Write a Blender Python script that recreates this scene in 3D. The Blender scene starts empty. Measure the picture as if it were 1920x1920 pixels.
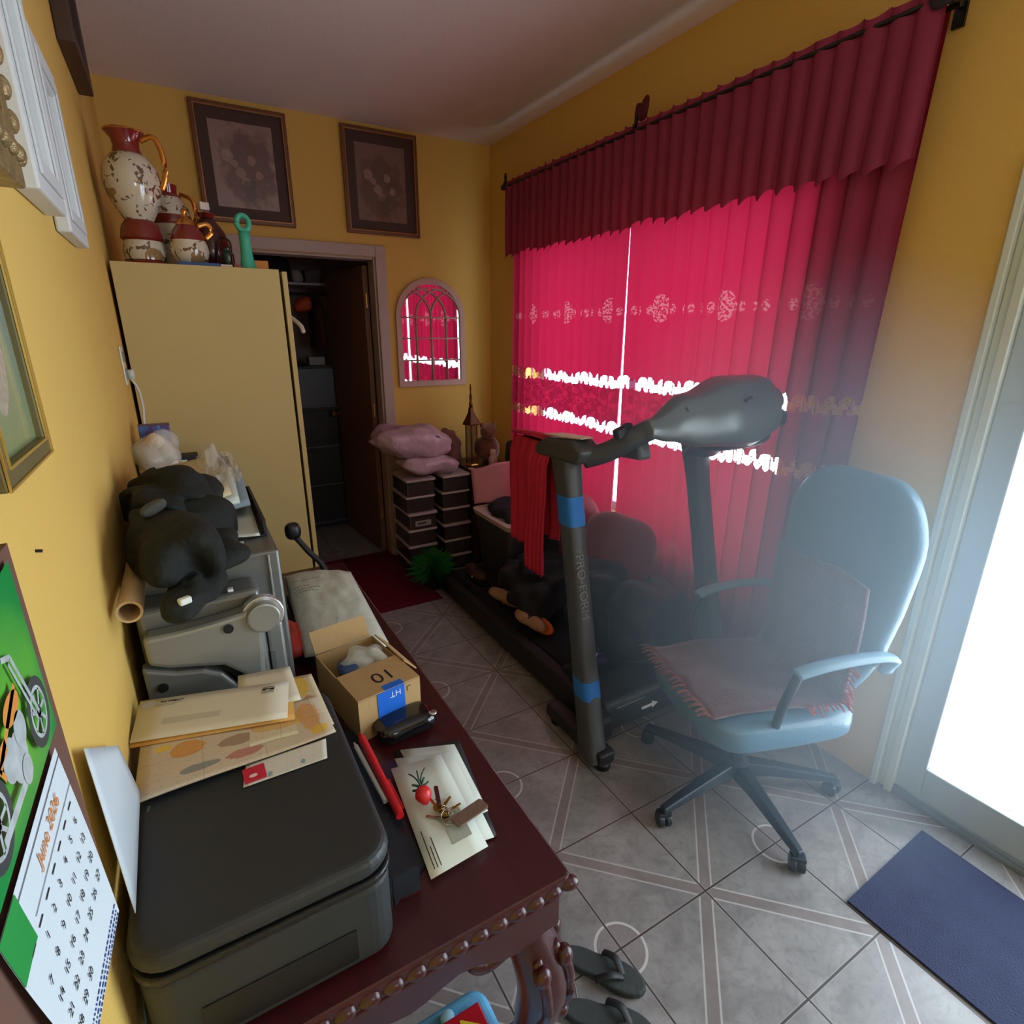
import bpy, bmesh, math, random
from mathutils import Vector, Matrix, noise
random.seed(7)
C = bpy.context.scene.collection
PI = math.pi

# ------------------------------------------------------------------ camera, sky, light
cd = bpy.data.cameras.new('camera'); cam = bpy.data.objects.new('camera', cd); C.objects.link(cam)
bpy.context.scene.camera = cam
yaw, pitch, roll, FPX = 0.526, -0.3139, 0.0033, 1042.3
_f = Vector((math.sin(yaw)*math.cos(pitch), math.cos(yaw)*math.cos(pitch), math.sin(pitch)))
_r = Vector((math.cos(yaw), -math.sin(yaw), 0)); _u = _r.cross(_f)
_r2 = math.cos(roll)*_r + math.sin(roll)*_u; _u2 = -math.sin(roll)*_r + math.cos(roll)*_u
cam.matrix_world = Matrix(((_r2.x, _u2.x, -_f.x, 0.1636), (_r2.y, _u2.y, -_f.y, 0.0), (_r2.z, _u2.z, -_f.z, 1.5887), (0, 0, 0, 1)))
cd.sensor_width = 36; cd.lens = 36*FPX/1920; cd.clip_start = 0.02

W = bpy.data.worlds.new('daylight'); bpy.context.scene.world = W; W.use_nodes = True
bg = W.node_tree.nodes['Background']; bg.inputs[0].default_value = (0.82, 0.94, 1.08, 1); bg.inputs[1].default_value = 8.0

YF_ = -2.3
def portal(name, loc, rot, sx, sy):
    l = bpy.data.lights.new(name, 'AREA'); l.shape = 'RECTANGLE'; l.size = sx; l.size_y = sy
    l.cycles.is_portal = True
    o = bpy.data.objects.new(name, l); C.objects.link(o); o.location = loc; o.rotation_euler = rot
portal('door_daylight', (2.30, -0.30, 1.02), (0, PI/2, 0), 2.0, 2.1)
portal('window_daylight', (2.34, 2.32, 1.34), (0, PI/2, 0), 1.6, 2.0)
portal('added_window_daylight', (1.15, YF_-.13, 1.7), (PI/2, 0, 0), .7, .7)  # portal for the invented front window, which adds fill light
vs = bpy.context.scene.view_settings
vs.view_transform = 'Standard'; vs.look = 'None'; vs.exposure = 0.1; vs.gamma = 1; vs.use_curve_mapping = False
bpy.context.scene.cycles.max_bounces = 10
bpy.context.scene.cycles.transparent_max_bounces = 16

# ------------------------------------------------------------------ helpers
def lin(c):
    return tuple((v/255/12.92 if v/255 <= .04045 else ((v/255+.055)/1.055)**2.4) for v in c[:3]) + (1,)

MATS = {}
def mat(name, col, rough=.6, metal=0., var=.12, scale=8., spec=.5, bump=0., bscale=60., alpha=None, sheen=0., coat=0., trans=0.):
    """procedural material: base colour varied by noise, optional bump"""
    if name in MATS: return MATS[name]
    m = bpy.data.materials.new(name); m.use_nodes = True; nt = m.node_tree; n = nt.nodes; L = nt.links
    b = n['Principled BSDF']; c = lin(col)
    b.inputs['Roughness'].default_value = rough; b.inputs['Metallic'].default_value = metal
    b.inputs['Specular IOR Level'].default_value = spec
    b.inputs['Sheen Weight'].default_value = sheen; b.inputs['Coat Weight'].default_value = coat
    b.inputs['Transmission Weight'].default_value = trans
    tc = n.new('ShaderNodeTexCoord')
    if var > 0:
        nz = n.new('ShaderNodeTexNoise'); nz.inputs['Scale'].default_value = scale; nz.inputs['Detail'].default_value = 4
        L.new(tc.outputs['Object'], nz.inputs['Vector'])
        mx = n.new('ShaderNodeMix'); mx.data_type = 'RGBA'
        mx.inputs[6].default_value = tuple(v*(1-var) for v in c[:3])+(1,); mx.inputs[7].default_value = tuple(min(1, v*(1+var)) for v in c[:3])+(1,)
        L.new(nz.outputs[0], mx.inputs[0]); L.new(mx.outputs[2], b.inputs['Base Color'])
    else: b.inputs['Base Color'].default_value = c
    if bump > 0:
        n2 = n.new('ShaderNodeTexNoise'); n2.inputs['Scale'].default_value = bscale; n2.inputs['Detail'].default_value = 3
        L.new(tc.outputs['Object'], n2.inputs['Vector'])
        bp = n.new('ShaderNodeBump'); bp.inputs['Strength'].default_value = bump; bp.inputs['Distance'].default_value = .01
        L.new(n2.outputs[0], bp.inputs['Height']); L.new(bp.outputs[0], b.inputs['Normal'])
    if alpha is not None: b.inputs['Alpha'].default_value = alpha
    MATS[name] = m; return m

class G:
    """small expression helper over math nodes"""
    def __init__(s, nt): s.nt = nt
    def _in(s, sock, v):
        if isinstance(v, (int, float)): sock.default_value = v
        else: s.nt.links.new(v, sock)
    def m(s, op, a, b=None, c=None, clamp=False):
        nd = s.nt.nodes.new('ShaderNodeMath'); nd.operation = op; nd.use_clamp = clamp
        s._in(nd.inputs[0], a)
        if b is not None: s._in(nd.inputs[1], b)
        if c is not None: s._in(nd.inputs[2], c)
        return nd.outputs[0]
    def lt(s, a, b): return s.m('LESS_THAN', a, b)
    def gt(s, a, b): return s.m('GREATER_THAN', a, b)
    def add(s, a, b): return s.m('ADD', a, b)
    def sub(s, a, b): return s.m('SUBTRACT', a, b)
    def mul(s, a, b): return s.m('MULTIPLY', a, b)
    def absv(s, a): return s.m('ABSOLUTE', a)
    def mx(s, a, b): return s.m('MAXIMUM', a, b)
    def mn(s, a, b): return s.m('MINIMUM', a, b)
    def inr(s, a, lo, hi): return s.mul(s.gt(a, lo), s.lt(a, hi))
    def mix(s, f, a, b):
        nd = s.nt.nodes.new('ShaderNodeMix'); nd.data_type = 'RGBA'
        s._in(nd.inputs[0], f)
        for i, v in ((6, a), (7, b)):
            if isinstance(v, tuple): nd.inputs[i].default_value = v
            else: s.nt.links.new(v, nd.inputs[i])
        return nd.outputs[2]
    def noise(s, vec, scale, detail=3, dist=0.):
        nd = s.nt.nodes.new('ShaderNodeTexNoise'); nd.inputs['Scale'].default_value = scale
        nd.inputs['Detail'].default_value = detail; nd.inputs['Distortion'].default_value = dist
        s.nt.links.new(vec, nd.inputs['Vector']); return nd.outputs[0]
    def disc(s, u, v, cu, cv, ru, rv):
        a = s.m('POWER', s.mul(s.sub(u, cu), 1/ru), 2); b = s.m('POWER', s.mul(s.sub(v, cv), 1/rv), 2)
        return s.lt(s.add(a, b), 1.)
    def rect(s, u, v, a, b, c, d): return s.mul(s.inr(u, a, b), s.inr(v, c, d))

def pmat(name, rough=.6, spec=.4, coord='UV'):
    m = bpy.data.materials.new(name); m.use_nodes = True; nt = m.node_tree
    b = nt.nodes['Principled BSDF']; b.inputs['Roughness'].default_value = rough; b.inputs['Specular IOR Level'].default_value = spec
    tc = nt.nodes.new('ShaderNodeTexCoord'); sp = nt.nodes.new('ShaderNodeSeparateXYZ'); nt.links.new(tc.outputs[coord], sp.inputs[0])
    return m, nt, b, G(nt), tc.outputs[coord], sp.outputs[0], sp.outputs[1], sp.outputs[2]

def obj(name, bm, m=None, parent=None, smooth=False, sm_angle=None, bevel=0., bseg=2, loc=None):
    me = bpy.data.meshes.new(name)
    bmesh.ops.recalc_face_normals(bm, faces=bm.faces)
    bm.to_mesh(me); bm.free()
    for mm in (m if isinstance(m, (list, tuple)) else [m]):
        if mm: me.materials.append(mm)
    o = bpy.data.objects.new(name, me); C.objects.link(o)
    if smooth:
        for p in me.polygons: p.use_smooth = True
    if bevel > 0:
        md = o.modifiers.new('bevel', 'BEVEL'); md.width = bevel; md.segments = bseg; md.limit_method = 'ANGLE'; md.angle_limit = .6
    if sm_angle is not None:
        for p in me.polygons: p.use_smooth = True
        me.set_sharp_from_angle(angle=sm_angle)
    if parent: o.parent = parent; o.matrix_parent_inverse = Matrix.Identity(4); o.location = loc or (0, 0, 0)
    elif loc: o.location = loc
    return o

def tag(o, label=None, cat=None, group=None, kind=None):
    if label: o['label'] = label
    if cat: o['category'] = cat
    if group: o['group'] = group
    if kind: o['kind'] = kind
    return o
def thing(name, label, cat, loc=(0, 0, 0), rz=0, group=None):
    o = bpy.data.objects.new(name, None); C.objects.link(o); o.empty_display_size = .05
    o.location = loc; o.rotation_euler = (0, 0, rz); tag(o, label, cat, group); return o
def struct(o): o['kind'] = 'structure'; return o
def dup(r0, loc, rz=None, label=None):
    r = r0.copy(); C.objects.link(r); r.location = loc
    if rz is not None: r.rotation_euler = (0, 0, rz)
    if label: r['label'] = label
    for ch in list(r0.children):
        c = ch.copy(); C.objects.link(c); c.parent = r
        for g in list(ch.children):
            d = g.copy(); C.objects.link(d); d.parent = c
    return r

def B(bm, c, s, rot=None, mi=0):
    """box, centre c, full size s"""
    M = Matrix.Translation(c) @ (rot.to_4x4() if rot else Matrix.Identity(4)) @ Matrix.Diagonal((s[0], s[1], s[2], 1))
    r = bmesh.ops.create_cube(bm, size=1, matrix=M)
    for v in r['verts']:
        for f in v.link_faces: f.material_index = mi
    return bm
def BX(bm, x0, x1, y0, y1, z0, z1, mi=0): return B(bm, ((x0+x1)/2, (y0+y1)/2, (z0+z1)/2), (abs(x1-x0), abs(y1-y0), abs(z1-z0)), mi=mi)
def box(*a): return BX(bmesh.new(), *a)
def bar(bm, p, q, r, r2=None, seg=12, caps=True):
    p = Vector(p); q = Vector(q); d = q-p
    M = Matrix.Translation((p+q)/2) @ d.to_track_quat('Z', 'Y').to_matrix().to_4x4()
    bmesh.ops.create_cone(bm, cap_ends=caps, segments=seg, radius1=r, radius2=r if r2 is None else r2, depth=d.length, matrix=M)
    return bm
def tube(pts, r, seg=8, bm=None, flat=None, rs=None):
    """swept tube along a smoothed polyline; flat=(w,h) makes an elliptical section"""
    bm = bm or bmesh.new(); P = [Vector(p) for p in pts]; S = []
    if len(P) > 2:
        for i in range(len(P)-1):
            p0 = P[max(i-1, 0)]; p1 = P[i]; p2 = P[i+1]; p3 = P[min(i+2, len(P)-1)]
            for k in range(5):
                t = k/5; S.append(.5*((2*p1)+(-p0+p2)*t+(2*p0-5*p1+4*p2-p3)*t*t+(-p0+3*p1-3*p2+p3)*t**3))
        S.append(P[-1])
    else: S = P
    rings = []; up = Vector((0, 0, 1)); N = len(S)
    for i, p in enumerate(S):
        t = (S[min(i+1, N-1)]-S[max(i-1, 0)]).normalized()
        a = t.cross(up)
        if a.length < .05: a = t.cross(Vector((1, 0, 0)))
        a.normalize(); b = a.cross(t)
        rr = r if rs is None else rs[0]+(rs[1]-rs[0])*i/(N-1)
        w, h = (flat if flat else (rr, rr))
        rings.append([bm.verts.new(p+a*w*math.cos(2*PI*k/seg)+b*h*math.sin(2*PI*k/seg)) for k in range(seg)])
    for i in range(N-1):
        for k in range(seg): bm.faces.new((rings[i][k], rings[i][(k+1) % seg], rings[i+1][(k+1) % seg], rings[i+1][k]))
    bm.faces.new(rings[0]); bm.faces.new(rings[-1][::-1]); return bm
def lathe(prof, seg=28, bm=None, c=(0, 0, 0), mi=None, caps=True):
    bm = bm or bmesh.new(); rings = []
    for r, z in prof: rings.append([bm.verts.new((c[0]+max(r, .0005)*math.cos(2*PI*k/seg), c[1]+max(r, .0005)*math.sin(2*PI*k/seg), c[2]+z)) for k in range(seg)])
    for i in range(len(prof)-1):
        for k in range(seg):
            f = bm.faces.new((rings[i][k], rings[i][(k+1) % seg], rings[i+1][(k+1) % seg], rings[i+1][k]))
            if mi: f.material_index = mi[i]
    if caps: bm.faces.new(rings[0][::-1]); bm.faces.new(rings[-1])
    return bm
def prism(poly, h, axis='Z', z0=0, bm=None):
    """extruded outline; axis names the extrusion direction"""
    bm = bm or bmesh.new()
    def P(a, b, t): return {'Z': (a, b, t), 'Y': (a, t, b), 'X': (t, a, b)}[axis]
    lo = [bm.verts.new(P(a, b, z0)) for a, b in poly]; hi = [bm.verts.new(P(a, b, z0+h)) for a, b in poly]
    n = len(poly); bm.faces.new(lo[::-1]); bm.faces.new(hi)
    for i in range(n): bm.faces.new((lo[i], lo[(i+1) % n], hi[(i+1) % n], hi[i]))
    return bm
def sheet(nx, ny, f, th=0., uv=True):
    """grid surface f(u,v)->(x,y,z); th thickens it downward along z"""
    bm = bmesh.new(); V = [[bm.verts.new(f(i/nx, j/ny)) for j in range(ny+1)] for i in range(nx+1)]
    ul = bm.loops.layers.uv.new('UVMap')
    for i in range(nx):
        for j in range(ny):
            fc = bm.faces.new((V[i][j], V[i+1][j], V[i+1][j+1], V[i][j+1]))
            for lp, (a, b) in zip(fc.loops, ((i, j), (i+1, j), (i+1, j+1), (i, j+1))): lp[ul].uv = (a/nx, b/ny)
    return bm
def paper(name, quad, m, parent=None, curl=0., th=.0008, n=14, bend=None):
    """a sheet of paper through four corners (a,b,c,d) given in order; uv 0..1"""
    a, b, c, d = [Vector(q) for q in quad]
    def f(u, v):
        p = a*(1-u)*(1-v)+b*u*(1-v)+c*u*v+d*(1-u)*v
        z = curl*math.sin(u*5+v*3)*.5 + (bend(u, v) if bend else 0)
        return p+Vector((0, 0, z))
    o = obj(name, sheet(n, n, f), m, parent, smooth=True)
    md = o.modifiers.new('thickness', 'SOLIDIFY'); md.thickness = th; md.offset = -1
    return o
def sq(x, e): return math.copysign(abs(x)**e, x)
def blob(c, s, e1=.7, e2=.7, amp=.0, fr=6., seed=0., nu=36, nv=20, rot=None, bm=None, flat_bottom=None, fold=0., ff=20):
    """superellipsoid with noise folds; c centre, s half sizes"""
    bm = bm or bmesh.new(); rings = []; c = Vector(c)
    for j in range(1, nv):
        ph = -PI/2+PI*j/nv; ring = []
        for i in range(nu):
            th = 2*PI*i/nu
            p = Vector((s[0]*sq(math.cos(ph), e1)*sq(math.cos(th), e2), s[1]*sq(math.cos(ph), e1)*sq(math.sin(th), e2), s[2]*sq(math.sin(ph), e1)))
            d = noise.noise(p*fr+Vector((seed, seed*1.7, 0)))*amp
            if fold: d += fold*math.sin(ff*(p.x+.6*p.y+.5*p.z)+4*noise.noise(p*fr*.7+Vector((seed, 3, 1))))*.5
            p += p.normalized()*d
            if rot: p = rot @ p
            p += c
            if flat_bottom is not None: p.z = max(p.z, flat_bottom)
            ring.append(bm.verts.new(p))
        rings.append(ring)
    for j in range(len(rings)-1):
        for i in range(nu): bm.faces.new((rings[j][i], rings[j][(i+1) % nu], rings[j+1][(i+1) % nu], rings[j+1][i]))
    bm.faces.new(rings[0][::-1]); bm.faces.new(rings[-1]); return bm
def ring(bm, x0, x1, a, ax='X'):
    """one-piece rectangular frame: a = (u0,u1,v0,v1,rim) in the plane across ax"""
    u0, u1, v0, v1, r = a
    def P(t, u, v): return {'X': (t, u, v), 'Y': (u, t, v), 'Z': (u, v, t)}[ax]
    L = []
    for t in (x0, x1):
        L.append([bm.verts.new(P(t, *q)) for q in ((u0, v0), (u1, v0), (u1, v1), (u0, v1))]); L.append([bm.verts.new(P(t, *q)) for q in ((u0+r, v0+r), (u1-r, v0+r), (u1-r, v1-r), (u0+r, v1-r))])
    o0, i0, o1, i1 = L
    for k in range(4):
        n = (k+1) % 4
        bm.faces.new((o0[k], o0[n], i0[n], i0[k])); bm.faces.new((o1[k], i1[k], i1[n], o1[n])); bm.faces.new((o0[k], o1[k], o1[n], o0[n])); bm.faces.new((i0[k], i0[n], i1[n], i1[k]))
    return bm
def rz(a): return Matrix.Rotation(a, 3, 'Z')
def RX(a): return Matrix.Rotation(a, 3, 'X')
def RY(a): return Matrix.Rotation(a, 3, 'Y')
def rrect(x0, x1, y0, y1, r, n=6):
    P = []
    for cx, cy, a0 in ((x1-r, y0+r, -PI/2), (x1-r, y1-r, 0), (x0+r, y1-r, PI/2), (x0+r, y0+r, PI)):
        for k in range(n+1): a = a0+PI/2*k/n; P.append((cx+r*math.cos(a), cy+r*math.sin(a)))
    return P
def text(name, s, size, m, M, parent=None, ext=.0004, align='CENTER'):
    cu = bpy.data.curves.new(name, 'FONT'); cu.body = s; cu.size = size; cu.extrude = ext; cu.align_x = align; cu.align_y = 'CENTER'
    t = bpy.data.objects.new(name+'_tmp', cu); C.objects.link(t)
    bpy.context.view_layer.update()
    me = bpy.data.meshes.new_from_object(t.evaluated_get(bpy.context.evaluated_depsgraph_get()))
    bpy.data.objects.remove(t); me.materials.clear(); me.materials.append(m); me.transform(M)
    o = bpy.data.objects.new(name, me); C.objects.link(o)
    if parent: o.parent = parent
    return o
def basis(o, x, y):
    """matrix with local x,y mapped to world directions x,y at origin o"""
    x = Vector(x).normalized(); y = Vector(y); z = x.cross(y).normalized(); y = z.cross(x)
    return Matrix(((x.x, y.x, z.x, o[0]), (x.y, y.y, z.y, o[1]), (x.z, y.z, z.z, o[2]), (0, 0, 0, 1)))

# ------------------------------------------------------------------ materials
def wallpaint():
    m, nt, b, g, P, x, y, z = pmat('yellow_paint', .75, .2, 'Object')
    n1 = g.noise(P, 1.6, 3); n2 = g.noise(P, 240, 2)
    nt.links.new(g.mix(n1, lin((212, 172, 88)), lin((220, 183, 102))), b.inputs['Base Color'])
    bp = nt.nodes.new('ShaderNodeBump'); bp.inputs['Strength'].default_value = .25; bp.inputs['Distance'].default_value = .003
    nt.links.new(n2, bp.inputs['Height']); nt.links.new(bp.outputs[0], b.inputs['Normal']); return m
def ceilpaint():
    m, nt, b, g, P, x, y, z = pmat('stipple_ceiling', .9, .1, 'Object')
    n1 = g.noise(P, 1.2, 3); n2 = g.noise(P, 150, 4)
    nt.links.new(g.mix(n1, lin((222, 211, 210)), lin((230, 220, 219))), b.inputs['Base Color'])
    bp = nt.nodes.new('ShaderNodeBump'); bp.inputs['Strength'].default_value = .6; bp.inputs['Distance'].default_value = .006
    nt.links.new(n2, bp.inputs['Height']); nt.links.new(bp.outputs[0], b.inputs['Normal']); return m
def tiles():
    m, nt, b, g, P, x, y, z = pmat('patterned_ceramic_tile', .3, .4, 'Object')
    S = .3273; u = g.mul(g.sub(x, 1.2852), 1/S); v = g.mul(g.sub(y, .7728), 1/S)
    def cen(a, per): return g.mul(g.sub(g.mul(a, 1/per), g.m('ROUND', g.mul(a, 1/per))), per)
    du = g.absv(cen(u, 1)); dv = g.absv(cen(v, 1)); grout = g.lt(g.mn(du, dv), .0085); shoulder = g.inr(g.mn(du, dv), .0085, .014)
    d1 = g.absv(cen(g.add(u, v), 2)); d2 = g.absv(cen(g.sub(u, v), 2)); dd = g.mn(d1, d2)
    # the band runs only along the diagonal that joins the two star corners; the other family meets the tile only at a corner
    band = g.lt(dd, .075); line = g.inr(dd, .066, .088)
    # circles at odd nodes with even row
    cu = cen(g.add(u, 1), 2); cv = cen(v, 2); r = g.m('SQRT', g.add(g.mul(cu, cu), g.mul(cv, cv)))
    ring = g.inr(r, .2, .222); disc = g.lt(r, .2)
    n1 = g.noise(P, 5, 5, 1.5); n2 = g.noise(P, 17, 4, 3.); n3 = g.noise(P, 60, 3)
    w = nt.nodes.new('ShaderNodeTexWave'); w.wave_type = 'RINGS'; w.inputs['Scale'].default_value = 5; w.inputs['Distortion'].default_value = 14; w.inputs['Detail'].default_value = 3
    w.inputs['Detail Scale'].default_value = 1.6; nt.links.new(P, w.inputs['Vector'])
    c = g.mix(g.m('MULTIPLY_ADD', g.sub(n1, .5), 2.2, .5, clamp=True), lin((118, 114, 114)), lin((152, 148, 147)))
    c = g.mix(g.mul(g.m('MULTIPLY_ADD', g.sub(n2, .52), 5., .1, clamp=True), .35), c, lin((102, 95, 95)))
    c = g.mix(g.mul(g.m('MULTIPLY_ADD', g.sub(w.outputs[1], .7), 3., 0, clamp=True), .18), c, lin((104, 95, 93)))
    c = g.mix(g.mul(disc, .35), c, lin((128, 112, 112)))
    c = g.mix(g.mul(band, .55), c, lin((120, 106, 104)))
    c = g.mix(g.mul(line, .75), c, lin((182, 178, 176)))
    c = g.mix(g.mul(ring, .8), c, lin((200, 197, 195)))
    c = g.mix(g.mul(shoulder, .5), c, lin((168, 165, 163)))
    c = g.mix(grout, c, lin((74, 64, 62)))
    nt.links.new(c, b.inputs['Base Color'])
    bp = nt.nodes.new('ShaderNodeBump'); bp.inputs['Strength'].default_value = .5; bp.inputs['Distance'].default_value = .004
    nt.links.new(g.sub(g.mul(n3, .1), grout), bp.inputs['Height']); nt.links.new(bp.outputs[0], b.inputs['Normal']); return m
M_wall, M_ceil, M_tile = wallpaint(), ceilpaint(), tiles()
M_white = mat('white_trim_paint', (214, 200, 192), .45, var=.05)
M_frame = mat('grey_white_aluminium', (176, 190, 198), .4, .0, var=.05)
M_framew = mat('cream_aluminium', (206, 212, 200), .4, .0, var=.05)
M_black = mat('black_plastic', (20, 21, 23), .38, var=.15)
M_blackm = mat('matte_black_plastic', (26, 28, 30), .62, var=.15, bump=.15, bscale=400)
M_closet = mat('closet_paint', (170, 158, 168), .8, var=.06)
M_gold = mat('gold', (190, 140, 60), .3, .9, var=.2, scale=30)
M_dwood = mat('dark_brown_wood', (62, 34, 22), .4, var=.35, scale=25)
M_print = mat('black_print', (24, 24, 28), .7, var=0)

def glassmat():
    m = bpy.data.materials.new('window_glass'); m.use_nodes = True; nt = m.node_tree; nt.nodes.clear()
    o = nt.nodes.new('ShaderNodeOutputMaterial'); mx = nt.nodes.new('ShaderNodeMixShader'); t = nt.nodes.new('ShaderNodeBsdfTransparent'); gl = nt.nodes.new('ShaderNodeBsdfGlossy')
    t.inputs[0].default_value = (.96, .98, .97, 1); gl.inputs['Roughness'].default_value = .02; lw = nt.nodes.new('ShaderNodeLayerWeight'); g = G(nt); lw.inputs[0].default_value = .5
    nt.links.new(g.m('MULTIPLY_ADD', g.m('POWER', lw.outputs[1], 5.), .6, .03), mx.inputs[0]); nt.links.new(t.outputs[0], mx.inputs[1]); nt.links.new(gl.outputs[0], mx.inputs[2]); nt.links.new(mx.outputs[0], o.inputs[0]); return m
M_glass = glassmat()

# ------------------------------------------------------------------ room shell
XW, YB, ZC, YF = 2.163, 3.76, 2.7575, -2.3
struct(obj('floor', box(-.12, 2.45, YF-.12, 5.6, -.06, 0), M_tile))
struct(obj('ceiling', box(-.12, 2.40, YF-.12, 5.6, ZC, ZC+.1), M_ceil))
struct(obj('wall_left', box(-.12, 0, YF, 5.6, 0, ZC), M_wall))
b = box(0, .56, YB, YB+.12, 0, ZC); BX(b, 1.335, XW, YB, YB+.12, 0, ZC); BX(b, .56, 1.335, YB, YB+.12, 2.03, ZC)
struct(obj('wall_back', b, M_wall))
b = bmesh.new()
WY0, WY1, WZ0, WZ1 = 1.34, 3.27, .58, 2.16; DY0, DY1, DZ = -1.2, .768, 2.03
BX(b, XW, XW+.16, WY1, YB, 0, ZC); BX(b, XW, XW+.16, DY1, WY0, 0, ZC); BX(b, XW, XW+.16, WY0, WY1, 0, WZ0); BX(b, XW, XW+.16, WY0, WY1, WZ1, ZC)
BX(b, XW, XW+.16, DY0, DY1, DZ, ZC); BX(b, XW, XW+.16, YF, DY0, 0, ZC)
struct(obj('wall_right', b, M_wall))
b = box(-.12, .8, YF-.12, YF, 0, ZC); BX(b, 1.5, XW+.16, YF-.12, YF, 0, ZC); BX(b, .8, 1.5, YF-.12, YF, 0, 1.35); BX(b, .8, 1.5, YF-.12, YF, 2.05, ZC)
struct(obj('wall_front', b, M_wall))
b = ring(bmesh.new(), YF-.08, YF-.04, (.8, 1.5, 1.35, 2.05, .05), 'Y'); struct(obj('window_added_fill', b, M_frame, bevel=.003))  # made-up window behind the camera, added to brighten the room
struct(obj('wall_closet_back', box(0, 1.9, 5.5, 5.6, 0, ZC), M_closet))
struct(obj('wall_closet_right', box(1.42, 1.55, YB+.12, 5.5, 0, ZC), M_closet))
# door casing on the back wall
b = box(1.335, 1.402, YB-.018, YB, 0, 2.1); BX(b, .49, .56, YB-.018, YB, 0, 2.1); BX(b, .56, 1.335, YB-.018, YB, 2.033, 2.1)
BX(b, 1.322, 1.335, YB, YB+.12, 0, 2.03); BX(b, .56, .573, YB, YB+.12, 0, 2.03); BX(b, .573, 1.322, YB, YB+.12, 2.017, 2.03)
struct(obj('trim_1', b, mat('aged_white_trim', (176, 158, 150), .5, var=.08), bevel=.004))
# open closet door leaf, swung into the dark room behind
dl = obj('door_2', prism([(0, 0), (.73, 0), (.73, .035), (0, .035)], 1.98), mat('brown_door_wood', (118, 84, 62), .5, var=.2, scale=12), bevel=.003)
dl.location = (1.318, YB+.125, .015); dl.rotation_euler = (0, 0, R_ := PI/2+.10); struct(dl)
b = lathe([(.006, 0), (.006, .03), (.026, .04), (.03, .055), (.022, .07), (0, .074)], 20)
dk = obj('door_knob', b, M_gold, dl, sm_angle=.6); dk.location = (.66, .035, .95); dk.rotation_euler = (-PI/2, 0, 0)
for hz in (.25, 1.0, 1.72):
    obj('hinge', lathe([(.007, 0), (.007, .09)], 10, c=(.0, .018, hz)), M_gold, dl)

# sliding glass door in the right wall
b = bmesh.new()
for (y0, y1, x0) in ((.748, DY1, 2.148), (.725, .748, 2.172), (.700, .725, 2.158)): BX(b, x0, XW+.13, y0, y1, 0, DZ-.0)
BX(b, 2.148, XW+.13, DY0, DY0+.03, 0, DZ); BX(b, 2.148, XW+.13, DY0+.03, .748, DZ-.035, DZ)
fr = struct(obj('door_1', b, M_framew, bevel=.003))
b = box(2.166, XW+.13, DY0+.03, .70, 0, .02); BX(b, 2.170, 2.18, DY0+.03, .70, .02, .034); BX(b, 2.225, 2.235, DY0+.03, .70, .02, .034)
obj('threshold_track', b, mat('dull_aluminium', (150, 160, 166), .4, .6, var=.1), fr, bevel=.002)
def slider(y0, y1, x0):
    b = box(x0, x0+.035, y1-.078, y1, .03, DZ-.04); BX(b, x0, x0+.035, y0, y0+.06, .03, DZ-.04)
    BX(b, x0, x0+.035, y0+.06, y1-.078, .03, .155); BX(b, x0, x0+.035, y0+.06, y1-.078, DZ-.11, DZ-.04)
    s = obj('sliding_panel', b, M_frame, fr, bevel=.004)
    obj('glass_pane', box(x0+.015, x0+.02, y0+.06, y1-.078, .155, DZ-.11), M_glass, s)
slider(-.28, .70, 2.182); slider(DY0+.03, -.22, 2.222)

# window behind the curtains
b = bmesh.new(); WX = 2.28
for a in ((WY0, WY1, WZ0, WZ0+.05), (WY0, WY1, WZ1-.05, WZ1), (WY0, WY0+.05, WZ0+.05, WZ1-.05), (WY1-.05, WY1, WZ0+.05, WZ1-.05), (2.325, 2.375, WZ0+.05, WZ1-.05)):
    BX(b, WX, WX+.04, *a)
wn = struct(obj('window_1', b, M_frame, bevel=.003))
obj('window_glass', box(WX+.017, WX+.022, WY0+.05, WY1-.05, WZ0+.05, WZ1-.05), M_glass, wn)

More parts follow.
